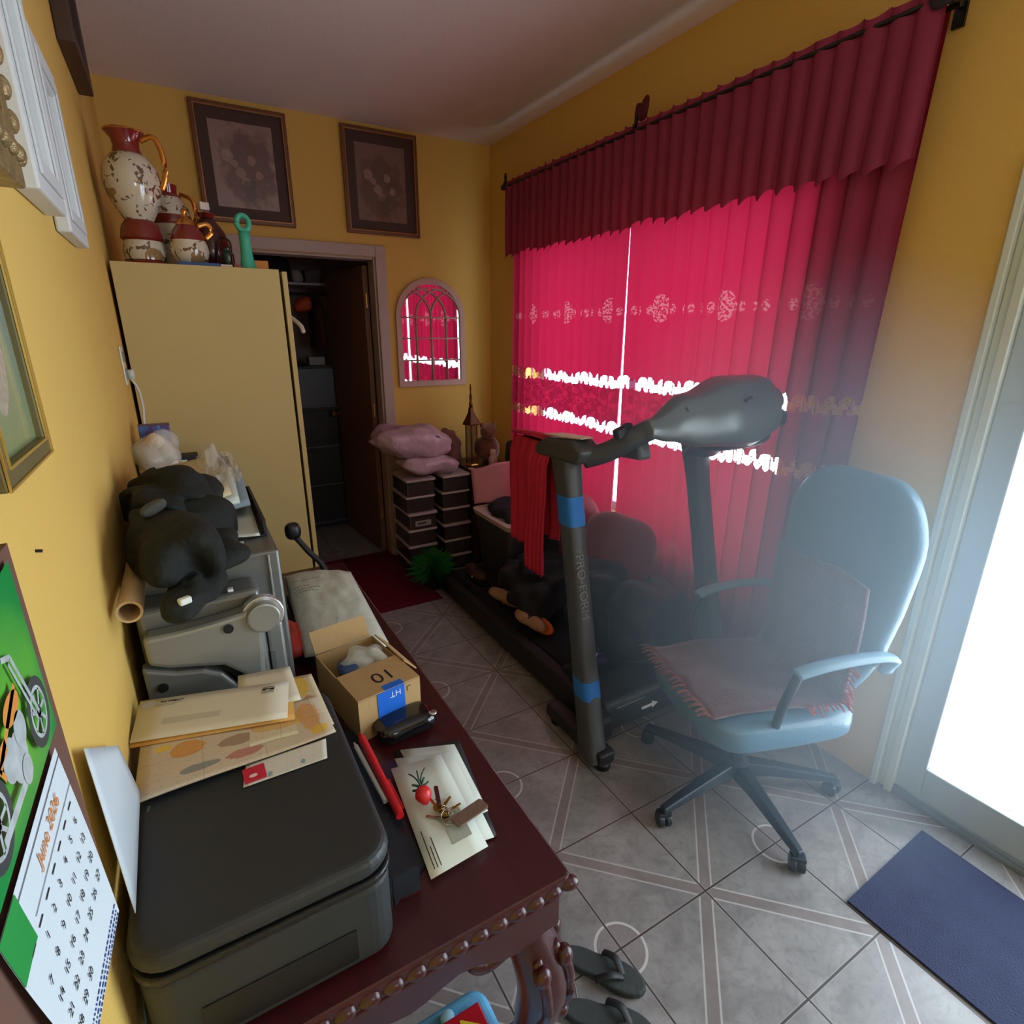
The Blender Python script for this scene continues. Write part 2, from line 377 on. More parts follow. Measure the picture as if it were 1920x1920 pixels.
# ------------------------------------------------------------------ curtains
def curtain_mat(name, dark=False):
    m = bpy.data.materials.new(name); m.use_nodes = True; nt = m.node_tree; nt.nodes.clear(); g = G(nt)
    tc = nt.nodes.new('ShaderNodeTexCoord'); sp = nt.nodes.new('ShaderNodeSeparateXYZ'); nt.links.new(tc.outputs['UV'], sp.inputs[0])
    u, z = sp.outputs[0], sp.outputs[1]; P = tc.outputs['UV']
    out = nt.nodes.new('ShaderNodeOutputMaterial')
    n = g.noise(P, 260, 2); n2 = g.noise(P, 34, 4, 1.)
    base = g.mix(n, lin((134, 56, 82)), lin((150, 64, 92)))
    tr = g.mix(n, lin((198, 28, 66)), lin((208, 34, 76)))
    hole = None
    if not dark:
        band = g.inr(z, 1.09, 1.37)
        emb = g.mul(band, g.gt(n2, .47)); em2 = g.mul(g.inr(z, .40, .62), g.gt(n2, .55))
        tr = g.mix(g.mul(emb, .55), tr, lin((120, 14, 44))); tr = g.mix(g.mul(em2, .6), tr, lin((214, 120, 128)))
        # row of embroidered flowers
        def cell(p, off=0.): return g.mul(g.sub(g.m('FRACT', g.add(g.mul(u, 1/p), off)), .5), p)
        big = g.disc(cell(.36), z, 0, 1.69, .042, .06); sm = g.disc(cell(.052), z, 0, 1.685, .014, .022)
        pet = g.gt(g.noise(P, 90, 2), .5)
        tr = g.mix(g.mul(g.mul(g.mx(big, sm), pet), .75), tr, lin((225, 130, 140)))
        base = g.mix(g.mul(g.mul(g.mx(big, sm), pet), .6), base, lin((160, 90, 95)))
        # cutwork borders: chains of eyelets
        for zc, o1 in ((1.345, 0.), (1.108, .37)):
            wob = g.mul(g.sub(g.noise(P, 3.3, 1), .5), .05); zz = g.sub(z, wob)
            jit = g.mul(g.sub(g.noise(P, 40, 1), .5), .016)
            zj = g.add(zz, jit)
            a = g.disc(cell(.058, o1), zj, 0, zc+.009, .0215, .024); c_ = g.disc(cell(.058, o1+.5), zj, 0, zc-.012, .0195, .017)
            d_ = g.disc(cell(.029, o1), zj, 0, zc-.022, .0095, .011)
            h = g.mx(g.mx(a, c_), d_)
            bars = g.mx(g.lt(g.absv(g.sub(g.noise(P, 70, 1), .5)), .012), g.mul(g.lt(g.absv(cell(.058, o1+.25)), .0015), 1.))
            h = g.mul(h, g.sub(1., bars)); hole = h if hole is None else g.mx(hole, h)
    D = nt.nodes.new('ShaderNodeBsdfDiffuse'); T = nt.nodes.new('ShaderNodeBsdfTranslucent'); M1 = nt.nodes.new('ShaderNodeMixShader')
    nt.links.new(base, D.inputs[0]); nt.links.new(tr, T.inputs[0]); M1.inputs[0].default_value = .175 if not dark else .12
    nt.links.new(D.outputs[0], M1.inputs[1]); nt.links.new(T.outputs[0], M1.inputs[2]); last = M1
    if hole is not None:
        X = nt.nodes.new('ShaderNodeBsdfTransparent'); M2 = nt.nodes.new('ShaderNodeMixShader')
        nt.links.new(hole, M2.inputs[0]); nt.links.new(M1.outputs[0], M2.inputs[1]); nt.links.new(X.outputs[0], M2.inputs[2]); last = M2
    nt.links.new(last.outputs[0], out.inputs[0]); return m
M_cur, M_val = curtain_mat('red_embroidered_curtain'), curtain_mat('red_valance_cloth', True)
def drape(name, y0, y1, z0, z1, x0, amp, folds, seed, m, nx=150, nz=24, scal=0., top=0., lean=(0, 0), spread=0.):
    """folded cloth hanging in the plane x = x0 from y0 to y1"""
    bm = bmesh.new(); ul = bm.loops.layers.uv.new('UVMap'); V = []; UV = []
    for i in range(nx+1):
        t = i/nx; col = []; uc = []
        for j in range(nz+1):
            w = j/nz; ph = t*folds*2*PI
            zt = z1+top*math.sin(ph*1.0+1)*(.5+.5*noise.noise(Vector((t*9, seed, 0)))); zb = z0+scal*abs(math.sin(ph*.5+.5))+scal*.8*noise.noise(Vector((t*7, seed, 3)))
            z = zb+(zt-zb)*w
            k = .55+.45*(1-w)
            x = x0+amp*k*(math.sin(ph+1.3*noise.noise(Vector((t*4, seed, w*.6))))+.5*noise.noise(Vector((t*folds*1.3, seed+5, w*.8))))
            y = y0+(y1-y0)*t+lean[0]*(1-w)*(1-t)+lean[1]*(1-w)*t+.008*math.cos(ph*1.0+w)
            col.append(bm.verts.new((x, y, z))); uc.append((y*1.0, z))
        V.append(col); UV.append(uc)
    for i in range(nx):
        for j in range(nz):
            f = bm.faces.new((V[i][j], V[i+1][j], V[i+1][j+1], V[i][j+1]))
            for lp, (a, c) in zip(f.loops, ((i, j), (i+1, j), (i+1, j+1), (i, j+1))): lp[ul].uv = UV[a][c]
    return obj(name, bm, m, smooth=True)
o = drape('window_curtain', 2.219, 3.30, .12, 2.42, 2.088, .018, 13, 2., M_cur, lean=(.014, .02)); tag(o, 'red embroidered curtain panel left of the bright gap, nearest the room corner', 'curtain', 'red curtain panels')
o = drape('window_curtain', .985, 2.215, .10, 2.42, 2.088, .018, 13, 9., M_cur, nx=180, lean=(.07, -.035)); tag(o, 'wide red embroidered curtain panel behind the treadmill console, right of the gap', 'curtain', 'red curtain panels')
o = drape('valance', 2.16, 3.31, 2.02, 2.452, 2.040, .014, 16, 4., M_val, nz=8, scal=.03, top=.012); tag(o, 'dark red scalloped valance over the curtain nearest the room corner', 'valance', 'dark red valances')
o = drape('valance', .975, 2.17, 2.03, 2.452, 2.040, .014, 16, 14., M_val, nx=180, nz=8, scal=.03, top=.012); tag(o, 'dark red scalloped valance at the top right, beside the sliding door', 'valance', 'dark red valances')
rod = thing('curtain_rod', 'black double curtain rod with finials holding the red curtains', 'curtain rod', (2.06, 1.0, 2.425))
obj('rod', bar(bmesh.new(), (-.022, -.03, -.002), (-.022, 2.33, -.002), .007), M_black, rod, sm_angle=.6)
obj('rod', bar(bmesh.new(), (.028, -.03, -.012), (.028, 2.33, -.012), .007), M_black, rod, sm_angle=.6)
for yy, s in ((-.055, 1), (2.345, 1)):
    obj('finial', blob((-.022, yy, -.002), (.017, .024, .017), 1, 1, nu=14, nv=10), M_black, rod, smooth=True)
for yy in (.0, 1.16, 2.31):
    b = box(-.04, .1, yy-.008, yy+.008, .004, .018); BX(b, .09, .1, yy-.015, yy+.015, -.04, .05); BX(b, -.032, -.024, yy-.008, yy+.008, .01, .065)
    obj('bracket', b, M_black, rod)
o = obj('valance_bow', blob((2.03, 2.12, 2.49), (.014, .035, .035), .8, .8, .02, 30, 3, nu=20, nv=14), mat('maroon_cloth', (84, 16, 34), .8, var=.3), smooth=True); tag(o, 'small crumpled tip of dark maroon cloth poking above the rod between valances', 'cloth')
o = obj('cloth_bunch', blob((2.03, .985, 2.455), (.02, .045, .055), .8, .8, .02, 22, 5, nu=20, nv=14), mat('charcoal_cloth', (44, 34, 46), .8, var=.3), smooth=True); tag(o, 'dark charcoal cloth bunched on the rod end at the upper right', 'cloth')
# ------------------------------------------------------------------ cherry wood table
def woodmat(name, c1, c2, rough=.3, sc=3., coat=.2, ax=1):
    m, nt, b, g, P, x, y, z = pmat(name, rough, .5, 'Object'); b.inputs['Coat Weight'].default_value = coat; b.inputs['Coat Roughness'].default_value = .25
    mp = nt.nodes.new('ShaderNodeMapping'); mp.inputs['Scale'].default_value = (9, 1.2, 9) if ax == 1 else (1.2, 9, 9); nt.links.new(P, mp.inputs[0])
    n1 = g.noise(mp.outputs[0], sc, 5, 1.2); nt.links.new(g.mix(n1, lin(c1), lin(c2)), b.inputs['Base Color']); return m
M_cherry = woodmat('dark_cherry_wood', (46, 12, 18), (70, 24, 26))
tb = thing('console_table', 'dark cherry wood table with beaded edge and carved cabriole legs along the left wall', 'table', (0, 0, 0))
TX, TY0, TY1, TZ = .585, .53, 2.0, .76
obj('tabletop', prism(rrect(.02, TX, TY0, TY1, .012, 3), .03, z0=TZ-.03), M_cherry, tb, bevel=.004)
obj('edge_moulding', box(.03, TX-.012, TY0+.012, TY1-.012, TZ-.055, TZ-.03), M_cherry, tb, bevel=.006)
b = bmesh.new()
for i in range(17):
    x = TX-.004-i*.0328
    if x > .03: blob((x, TY0+.005, TZ-.021), (.0185, .0125, .0125), 1, 1, nu=14, nv=9, bm=b, rot=rz(-.35))
for i in range(44):
    blob((TX-.005, TY0+.018+i*.0328, TZ-.021), (.0115, .0180, .012), 1, 1, nu=14, nv=9, bm=b, rot=rz(.3))
obj('gadroon_beads', b, M_cherry, tb, smooth=True)
b = bmesh.new()
def apr(n, p, q):   # scalloped apron outline
    P0 = [(p, .706)]+[(q, .706)]
    for k in range(21):
        t = k/20; P0.append((q+(p-q)*t, .632+.022*math.sin(t*PI*1)+.012*math.cos(t*6*PI)))
    return P0
prism(apr(0, .05, TX-.012), .02, 'Y', TY0+.012, b); prism(apr(0, TY0+.032, TY1-.045), .02, 'X', TX-.032, b); prism(apr(0, .05, TX-.03), .02, 'Y', TY1-.05, b); prism(apr(0, TY0+.045, TY1-.045), .02, 'X', .03, b)
obj('apron', b, M_cherry, tb, bevel=.003)
for lx, ly, sx, sy in ((TX-.055, TY0+.055, 1, -1), (TX-.055, TY1-.055, 1, 1), (.105, TY0+.055, -.4, -1), (.105, TY1-.055, -.4, 1)):
    b = bmesh.new(); pts = []; rs = [.036, .040, .050, .048, .038, .028, .022, .024, .034, .03]
    offs = [-.006, .0, .020, .028, .018, .002, -.010, -.008, .010, .02]; zs = [.70, .615, .56, .49, .41, .30, .17, .08, .035, .0]
    rings = []
    for k in range(10):
        cx, cy = lx+sx*offs[k], ly+sy*offs[k]
        rings.append([b.verts.new((cx+rs[k]*math.cos(2*PI*i/20), cy+rs[k]*math.sin(2*PI*i/20), zs[k]+.001)) for i in range(20)])
    for k in range(9):
        for i in range(20): b.faces.new((rings[k][i], rings[k][(i+1) % 20], rings[k+1][(i+1) % 20], rings[k+1][i]))
    b.faces.new(rings[0]); b.faces.new(rings[-1][::-1])
    lg = obj('leg', b, M_cherry, tb, smooth=True); md = lg.modifiers.new('s', 'SUBSURF'); md.levels = md.render_levels = 1
    b = bmesh.new()      # carved leaf scrolls on the knee
    for a in (-1, 0, 1):
        ang = math.atan2(sy, sx)+a*1.15; dx, dy = math.cos(ang), math.sin(ang)
        tube([(lx+sx*.01+dx*.036, ly+sy*.01+dy*.036, .595), (lx+sx*.020+dx*.050, ly+sy*.020+dy*.050, .55), (lx+sx*.024+dx*.046, ly+sy*.024+dy*.046, .48), (lx+sx*.014+dx*.03, ly+sy*.014+dy*.03, .42)], .010, 8, b)
        blob((lx+sx*.016+dx*.048, ly+sy*.016+dy*.048, .575), (.016, .016, .02), 1, 1, nu=12, nv=8, bm=b)
        blob((lx+sx*.02+dx*.040, ly+sy*.02+dy*.040, .44), (.015, .015, .015), 1, 1, nu=12, nv=8, bm=b)
    # corner scroll reaching along the apron
    for ex, ey in ((-sx/abs(sx), 0), (0, -sy/abs(sy))):
        tube([(lx+ex*.04, ly+ey*.04, .60), (lx+ex*.075, ly+ey*.075, .585), (lx+ex*.10, ly+ey*.10, .60), (lx+ex*.095, ly+ey*.095, .618)], .016, 8, b, rs=(.02, .009))
    obj('carving', b, M_cherry, lg, smooth=True)

# ------------------------------------------------------------------ wardrobe cabinet
M_cab = mat('cream_laminate', (196, 172, 112), .55, var=.04, bump=.05)
cb = thing('wardrobe_cabinet', 'tall cream laminate wardrobe cabinet beside the doorway', 'wardrobe', (0, 0, 0))
CY0, CY1, CZ = 2.45, 3.20, 1.812
b = box(.012, .548, CY0, CY0+.018, .05, CZ); BX(b, .012, .548, CY1-.018, CY1, .05, CZ); BX(b, .012, .548, CY0+.018, CY1-.018, CZ-.018, CZ); BX(b, .012, .02, CY0+.018, CY1-.018, .05, CZ-.018); BX(b, .02, .548, CY0+.018, CY1-.018, .05, .08); BX(b, .03, .52, CY0+.02, CY1-.02, 0, .05)
obj('body', b, M_cab, cb, bevel=.0015)
for y0, y1, hy in ((CY0+.001, 2.823, 2.79), (2.827, CY1-.001, 2.86)):
    d = obj('door', box(.5585, .577, y0, y1, .055, CZ-.006), M_cab, cb, bevel=.002)
    obj('handle', tube([(.577, hy, 1.02), (.60, hy, 1.03), (.60, hy, 1.11), (.577, hy, 1.12)], .005), mat('brushed_metal', (150, 145, 135), .35, .9, var=.1), d, smooth=True)
b = tube([(.577, 2.80, 1.66), (.60, 2.76, 1.655), (.625, 2.72, 1.64), (.645, 2.66, 1.61), (.648, 2.63, 1.585)], .009, 10)
tag(obj('coat_hanger_arm', b, mat('white_plastic', (214, 210, 204), .4, var=.04), smooth=True), 'white plastic hanger arm sticking out in front of the wardrobe door', 'hanger')

# ------------------------------------------------------------------ treadmill
M_tm = mat('treadmill_grey', (64, 66, 68), .42, var=.08, bump=.05, bscale=300); M_tmd = mat('treadmill_dark', (24, 25, 29), .5, var=.15)
M_tape = mat('blue_painters_tape', (18, 112, 200), .6, var=.08)
tm = thing('treadmill', 'large grey and black treadmill with blue tape on its upright', 'treadmill', (0, 0, 0))
obj('deck', box(1.455, 1.93, 1.73, 3.02, .085, .135), M_tmd, tm, bevel=.006)
obj('running_belt', box(1.47, 1.915, 1.76, 2.99, .136, .142), mat('black_rubber', (16, 16, 18), .75, var=.2, bump=.2, bscale=500), tm)
for x0, x1 in ((1.39, 1.452), (1.933, 1.995)):
    b = prism([(1.40, .03), (3.06, .03), (3.08, .07), (3.06, .125), (1.46, .165), (1.40, .12)], x1-x0, 'X', x0)
    obj('side_rail', b, M_tmd, tm, bevel=.012)
b = prism([(1.41, .045), (1.72, .045), (1.76, .16), (1.66, .225), (1.52, .23), (1.43, .165)], .535, 'X', 1.425)
hd = obj('motor_hood', b, M_tmd, tm, bevel=.02, bseg=4)
b = prism([(-.045, -.006), (.012, -.006), (.012, -.016), (.045, 0), (.012, .016), (.012, .006), (-.045, .006)], .001)
b.transform(basis((1.66, 1.4165, .095), (1, 0, 0), (0, .15, .97)))
obj('arrow_sticker', b, mat('white_sticker', (226, 228, 226), .5, var=0), hd)
obj('seam_line', B(bmesh.new(), (1.56, 1.424, .14), (.15, .004, .003)), mat('pale_edge', (150, 158, 162), .4, var=0), hd)
for x0 in (1.285, 1.955):
    b = box(x0+.01, x0+.085, 1.29, 1.66, .03, .085)
    obj('base_foot', b, M_tmd, tm, bevel=.012)
for x0 in (1.335, 2.0):
    for yy in (1.32, 1.62): obj('levelling_foot', lathe([(.028, 0), (.03, .006), (.03, .022), (.024, .03)], 16, None, (x0, yy, 0)), M_tmd, tm, sm_angle=.6)
def loft(secs, n=20, e=.55, bm=None):
    """secs: (centre, half width x, half depth y)"""
    bm = bm or bmesh.new(); R_ = []
    for c, a, d in secs: R_.append([bm.verts.new((c[0]+a*sq(math.cos(2*PI*i/n), e), c[1]+d*sq(math.sin(2*PI*i/n), e), c[2])) for i in range(n)])
    for k in range(len(R_)-1):
        for i in range(n): bm.faces.new((R_[k][i], R_[k][(i+1) % n], R_[k+1][(i+1) % n], R_[k+1][i]))
    bm.faces.new(R_[0][::-1]); bm.faces.new(R_[-1]); return bm
def post(x, dx, dz=0):
    def c(z): return (x+dx*z, 1.345+.245*z, z)
    return loft([(c(.04), .045, .055), (c(.12), .041, .05), (c(.4), .038, .046), (c(.8), .037, .044), (c(1.0), .038, .046), (c(1.11+dz), .044, .052), (c(1.155+dz), .045, .055)])
u1 = obj('upright', post(1.312, .022), M_tm, tm, sm_angle=.7)
u2 = obj('upright', post(2.0, -.0), M_tm, tm, sm_angle=.7)
def band(x, z0, z1, g=.0012):
    def c(z): return (x+.022*z, 1.345+.245*z, z)
    return loft([(c(z0), .0385+g+.0015*(1-z0), .0465+g), (c(z1), .0385+g+.0008*(1-z1), .046+g)])
obj('tape_band', band(1.312, .915, 1.02), M_tape, u1); obj('tape_band', band(1.312, .275, .345), M_tape, u1)
M = basis((1.315, 1.345+.245*.70-.0475, .70), (0.0, -.245, -1.0), (1, 0, 0))
text('raised_lettering', 'PRO-FORM', .05, mat('worn_grey_lettering', (112, 112, 112), .5, var=.1), M, u1)
# handrail pod on top of the near upright, then an arm rising to the console
b = prism([(1.50, 1.150), (1.76, 1.140), (1.78, 1.18), (1.71, 1.215), (1.53, 1.235), (1.48, 1.20)], .10, 'X', 1.288)
pod = obj('handrail_pod', b, M_tm, tm, bevel=.018, bseg=4)
b = prism([(1.375, 1.50), (1.385, 1.70), (1.325, 1.74), (1.31, 1.60), (1.32, 1.50)], .004, 'Z', 0)
b.transform(Matrix.Translation((-.012, 0, 1.232)) @ Matrix.Rotation(-.075, 4, 'X') @ Matrix.Translation((0, 0, .12)))
obj('pod_inlay', b, mat('beige_inlay', (196, 186, 150), .5, var=.05), pod)
bpy.data.objects[pod.name]
for s in (0,):
    obj('console_arm', tube([(1.345, 1.53, 1.165), (1.40, 1.46, 1.20), (1.45, 1.38, 1.262), (1.53, 1.345, 1.30), (1.60, 1.33, 1.33)], .04, 14, flat=(.036, .036)), M_tm, tm, smooth=True)
obj('sensor_clip', B(bmesh.new(), (1.405, 1.405, 1.275), (.07, .03, .035), RY(-.35)), M_tmd, tm, bevel=.006)
b = prism([(1.37, 1.175), (1.50, 1.165), (1.53, 1.215), (1.50, 1.265), (1.40, 1.26)], .06, 'X', 1.455)
obj('cup_holder', b, M_tm, tm, bevel=.012)
# console: wide rounded shell leaning back, its rear facing the camera
def console():
    """wide shell leaning back: thin at the near wing, deepest past the middle, ridge line along the upper rear"""
    bm = bmesh.new(); NX = 30; rings = []
    def ip(t, K):
        for (a, va), (b_, vb) in zip(K, K[1:]):
            if t <= b_: w = (t-a)/(b_-a); w = w*w*(3-2*w); return va+(vb-va)*w
        return K[-1][1]
    for i in range(NX+1):
        t = i/NX; x = 1.44+t*.635
        top = ip(t, [(0, 1.318), (.3, 1.392), (.62, 1.440), (.88, 1.440), (1, 1.392)]); bot = ip(t, [(0, 1.262), (.12, 1.245), (.35, 1.215), (.7, 1.20), (.9, 1.235), (1, 1.325)])
        dep = ip(t, [(0, .022), (.2, .045), (.55, .085), (.85, .080), (1, .030)]); H = top-bot; yc = 1.325
        # profile in (y, z): flat lip on top, sloping rear, rounded belly, front face
        prof = [(.55, 1.0), (.10, 1.0), (-.45, .96), (-.62, .90), (-.66, .80), (-.90, .66), (-1.0, .48), (-.92, .28), (-.62, .10), (-.2, .01), (.3, .0), (.75, .12), (1.0, .35), (1.05, .65), (.9, .92)]
        rings.append([bm.verts.new((x, yc+dep*a+.30*(b_-.5)*H, bot+H*b_)) for a, b_ in prof])
    n = len(rings[0])
    for i in range(NX):
        for k in range(n): bm.faces.new((rings[i][k], rings[i][(k+1) % n], rings[i+1][(k+1) % n], rings[i+1][k]))
    bm.faces.new(rings[0][::-1]); bm.faces.new(rings[-1]); return bm
cs = obj('console', console(), mat('console_silver_grey', (104, 112, 116), .34, .25, var=.05), tm, sm_angle=.75, bevel=.004)
b = blob((1.87, 1.35, 1.232), (.19, .075, .05), .7, .7, nu=30, nv=14)
obj('console_underside', b, M_tmd, cs, smooth=True)
obj('vent_slot', B(bmesh.new(), (1.83, 1.262, 1.372), (.03, .012, .006), RY(-.4)), M_print, cs)
obj('far_grip', blob((2.035, 1.32, 1.29), (.045, .06, .032), .6, .6, nu=20, nv=12), M_tmd, tm, smooth=True)
obj('post_collar', loft([((2.0, 1.60, 1.10), .046, .062), ((1.97, 1.50, 1.175), .07, .07), ((1.92, 1.40, 1.23), .10, .05)]), M_tmd, tm, sm_angle=.8)

# ------------------------------------------------------------------ office chair
M_lea = mat('glare_tinted_leather', (92, 132, 158), .38, var=.08, bump=.12, bscale=90, coat=.25)  # blue veil of glare put into the leather's base colour
M_base = mat('dark_blue_black_nylon', (30, 40, 52), .36, var=.1)
CA = 163
ch = thing('office_chair', 'high backed office chair with blue glare in its colour, on five castered legs', 'chair', (1.69, 1.01, 0), math.radians(CA))
b = lathe([(.045, .075), (.05, .085), (.05, .125), (.034, .135), (.028, .25), (.016, .255), (.016, .37)], 24)
obj('gas_column', b, M_base, ch, sm_angle=.5)
for k in range(5):
    a = math.radians(108+72*k-CA); b = bmesh.new(); secs = []
    lg_ = bmesh.new()
    V = []
    for t, w, z0, z1 in ((.03, .032, .07, .125), (.12, .027, .075, .115), (.24, .022, .068, .098), (.355, .016, .058, .08)):
        V.append([lg_.verts.new((t, -w, z0)), lg_.verts.new((t, w, z0)), lg_.verts.new((t, w*.7, z1)), lg_.verts.new((t, -w*.7, z1))])
    for i in range(3):
        for j in range(4): lg_.faces.new((V[i][j], V[i][(j+1) % 4], V[i+1][(j+1) % 4], V[i+1][j]))
    lg_.faces.new(V[0]); lg_.faces.new(V[-1][::-1]); lg_.transform(Matrix.Rotation(a, 4, 'Z'))
    lo = obj('leg', lg_, M_base, ch, bevel=.005)
    b = bmesh.new(); ca = a+(.4, 1.2, -.5, 2.2, .9)[k]
    for s in (-1, 1):
        M_ = Matrix.Translation((.345*math.cos(a), .345*math.sin(a), .0265)) @ Matrix.Rotation(ca, 4, 'Z') @ Matrix.Translation((0, s*.013, 0)) @ Matrix.Rotation(PI/2, 4, 'X')
        bmesh.ops.create_cone(b, cap_ends=True, segments=20, radius1=.026, radius2=.026, depth=.018, matrix=M_)
    B(b, (.345*math.cos(a), .345*math.sin(a), .048), (.032, .046, .022), rz(ca))
    obj('caster', b, M_base, lo, bevel=.004)
obj('seat_plate', box(-.10, .12, -.08, .08, .365, .39), M_base, ch, bevel=.005)
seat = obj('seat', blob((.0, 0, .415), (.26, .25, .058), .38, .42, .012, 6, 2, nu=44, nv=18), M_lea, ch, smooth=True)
def cback():
    bm = blob((0, 0, 0), (.05, .258, .385), .5, .62, .010, 5, 8, nu=44, nv=26)
    for v in bm.verts:
        s = (v.co.z+.375)/.75
        wdt = .72+.30*math.sin(min(1, s*1.25)*PI/2); v.co.y *= wdt*(1-.10*max(0, s-.8)/.2)
        v.co.x += .55*v.co.y**2*-1*-1 + .03*math.sin(s*PI)*-1
    bm.transform(Matrix.Translation((-.285, 0, .79)) @ Matrix.Rotation(-.13, 4, 'Y')); return bm
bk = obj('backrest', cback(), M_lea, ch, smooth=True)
for s in (-1, 1):
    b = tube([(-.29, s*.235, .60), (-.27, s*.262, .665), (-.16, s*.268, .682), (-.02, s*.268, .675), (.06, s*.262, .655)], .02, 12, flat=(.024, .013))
    ar = obj('armrest', b, mat('glare_tinted_armrest', (120, 160, 186), .35, var=.06), ch, smooth=True)  # same blue glare coloured into the armrests, paler
    obj('arm_support', tube([(.05, s*.262, .65), (.08, s*.26, .56), (.06, s*.22, .44), (.0, s*.16, .385)], .014, 10), M_base, ar, smooth=True)
# fringed throw across the seat and lower back
def thr(u, v):
    y = -.19+.40*v
    L = u*.95
    if L < .33: x = -.205+.06*L+.006*math.sin(v*7)+.5*y*y; z = .865-L
    elif L < .45: t = (L-.33)/.12; x = -.185+.03*t+.5*y*y*(1-t); z = .535-.048*t
    else: t = L-.45; x = -.16+t*.85; z = .487+.004*math.sin(9*t+6*v)
    return (x+.012*noise.noise(Vector((u*5, v*5, 1))), y+.02*math.sin(u*5), z+.010*(1+noise.noise(Vector((u*6, v*6, 4)))))
b = sheet(30, 20, thr); b.transform(Matrix.Translation((1.69, 1.01, 0)) @ Matrix.Rotation(math.radians(CA), 4, 'Z'))
th = obj('throw_blanket', b, mat('dusty_rose_brown_wool', (104, 76, 84), .95, var=.3, scale=30, bump=.5, bscale=160, sheen=.4), smooth=True)
md = th.modifiers.new('t', 'SOLIDIFY'); md.thickness = .012; md.offset = 1
tag(th, 'dusty rose brown fringed throw over the seat and back of the office chair', 'throw')
b = bmesh.new(); MM = Matrix.Translation((1.69, 1.01, 0)) @ Matrix.Rotation(math.radians(CA), 4, 'Z')
for k in range(36):
    v = k/35; p = Vector(thr(1, v)); q = p+Vector((.035+.02*random.random(), random.uniform(-.012, .012), .006*random.random()))
    tube([MM @ p, MM @ ((p+q)/2+Vector((0, 0, .008))), MM @ q], .0028, 5, b)
obj('fringe', b, mat('rust_fringe', (124, 78, 72), .9, var=.3), th)
b = bmesh.new()
for k in range(26):
    u = .62-.36*k/25; p = Vector(thr(u, 1)); q = p+Vector((random.uniform(-.01, .01), .025+.02*random.random(), -.004-.01*random.random()))
    tube([MM @ p, MM @ ((p+q)/2+Vector((0, 0, .006))), MM @ q], .0028, 5, b)
obj('fringe', b, mat('red_fringe', (170, 76, 62), .9, var=.3), th)

# ------------------------------------------------------------------ floor coverings
o = obj('door_mat', prism([(1.617, .541), (2.075, .556), (2.05, -.12), (1.63, -.15)], .009), mat('navy_grey_mat', (44, 50, 78), .95, var=.25, scale=14, bump=.6, bscale=220)); tag(o, 'dark navy grey mat on the tiles by the sliding door', 'mat')
def rugm():
    m, nt, b, g, P, x, y, z = pmat('maroon_rug', .95, .1, 'Object'); n1 = g.noise(P, 20, 4); nt.links.new(g.mix(n1, lin((72, 14, 26)), lin((104, 24, 38))), b.inputs['Base Color']); return m
o = obj('rug', prism([(.72, 2.93), (1.365, 2.93), (1.36, 3.86), (.70, 3.86)], .008), rugm(), bevel=.002); tag(o, 'dark maroon rug at the closet doorway', 'rug')
# ------------------------------------------------------------------ left wall
M_wwood = mat('painted_white_wood', (206, 208, 208), .45, var=.05)
def wallframe(nm, label, cat, y0, y1, z0, z1, dep, rim, m_, inner, step=True, group=None):
    t = thing(nm, label, cat, (0.0, (y0+y1)/2, z0), 0, group); cy = (y0+y1)/2; H = z1-z0; hw = (y1-y0)/2
    b = bmesh.new()
    ring(b, .001, dep, (-hw, hw, 0, H, rim))
    f = obj('frame', b, m_, t, bevel=min(.004, rim*.2))
    if step:
        r2 = rim*.45; b = bmesh.new()
        ring(b, dep+.0003, dep*1.12, (-hw+r2, hw-r2, r2, H-r2, rim*.4))
        obj('moulding', b, m_, f, bevel=.001)
    obj('panel', box(.001, dep*.5, -hw+rim, hw-rim, rim, H-rim), inner, t)
    return t
wallframe('white_wall_panel', 'larger white wooden frame high on the left wall, the nearer of two white ones', 'wall frame', 1.096, 1.336, 1.777, 2.55, .033, .055, M_wwood, M_wwood)
wallframe('white_wall_panel', 'smaller white wooden frame high on the left wall, nearer the wardrobe', 'wall frame', 1.436, 1.70, 1.766, 2.10, .026, .055, M_wwood, M_wwood)
wallframe('dark_wood_frame', 'dark brown wooden frame near the ceiling at the top left', 'wall frame', 2.333, 2.80, 2.385, 2.735, .045, .05, mat('dark_brown_stain', (66, 46, 38), .5, var=.2), M_dwood, False)
# ornate gilt frame
M_gilt = mat('antique_gilt', (150, 128, 88), .42, .45, var=.4, scale=50, bump=.6, bscale=90)
t = wallframe('ornate_picture_frame', 'ornate antique gold picture frame at the upper left edge', 'picture frame', .52, .965, 1.752, 2.30, .035, .075, M_gilt, mat('dull_canvas', (120, 110, 90), .7, var=.3), True)
b = bmesh.new()
for k in range(13): blob((.036, -.2225+.018+k*.034, .035), (.008, .013, .010), 1, 1, nu=10, nv=7, bm=b)
for k in range(15): blob((.036, .2225-.012, .035+k*.034), (.008, .010, .013), 1, 1, nu=10, nv=7, bm=b)
obj('carved_beading', b, M_gilt, t, smooth=True)
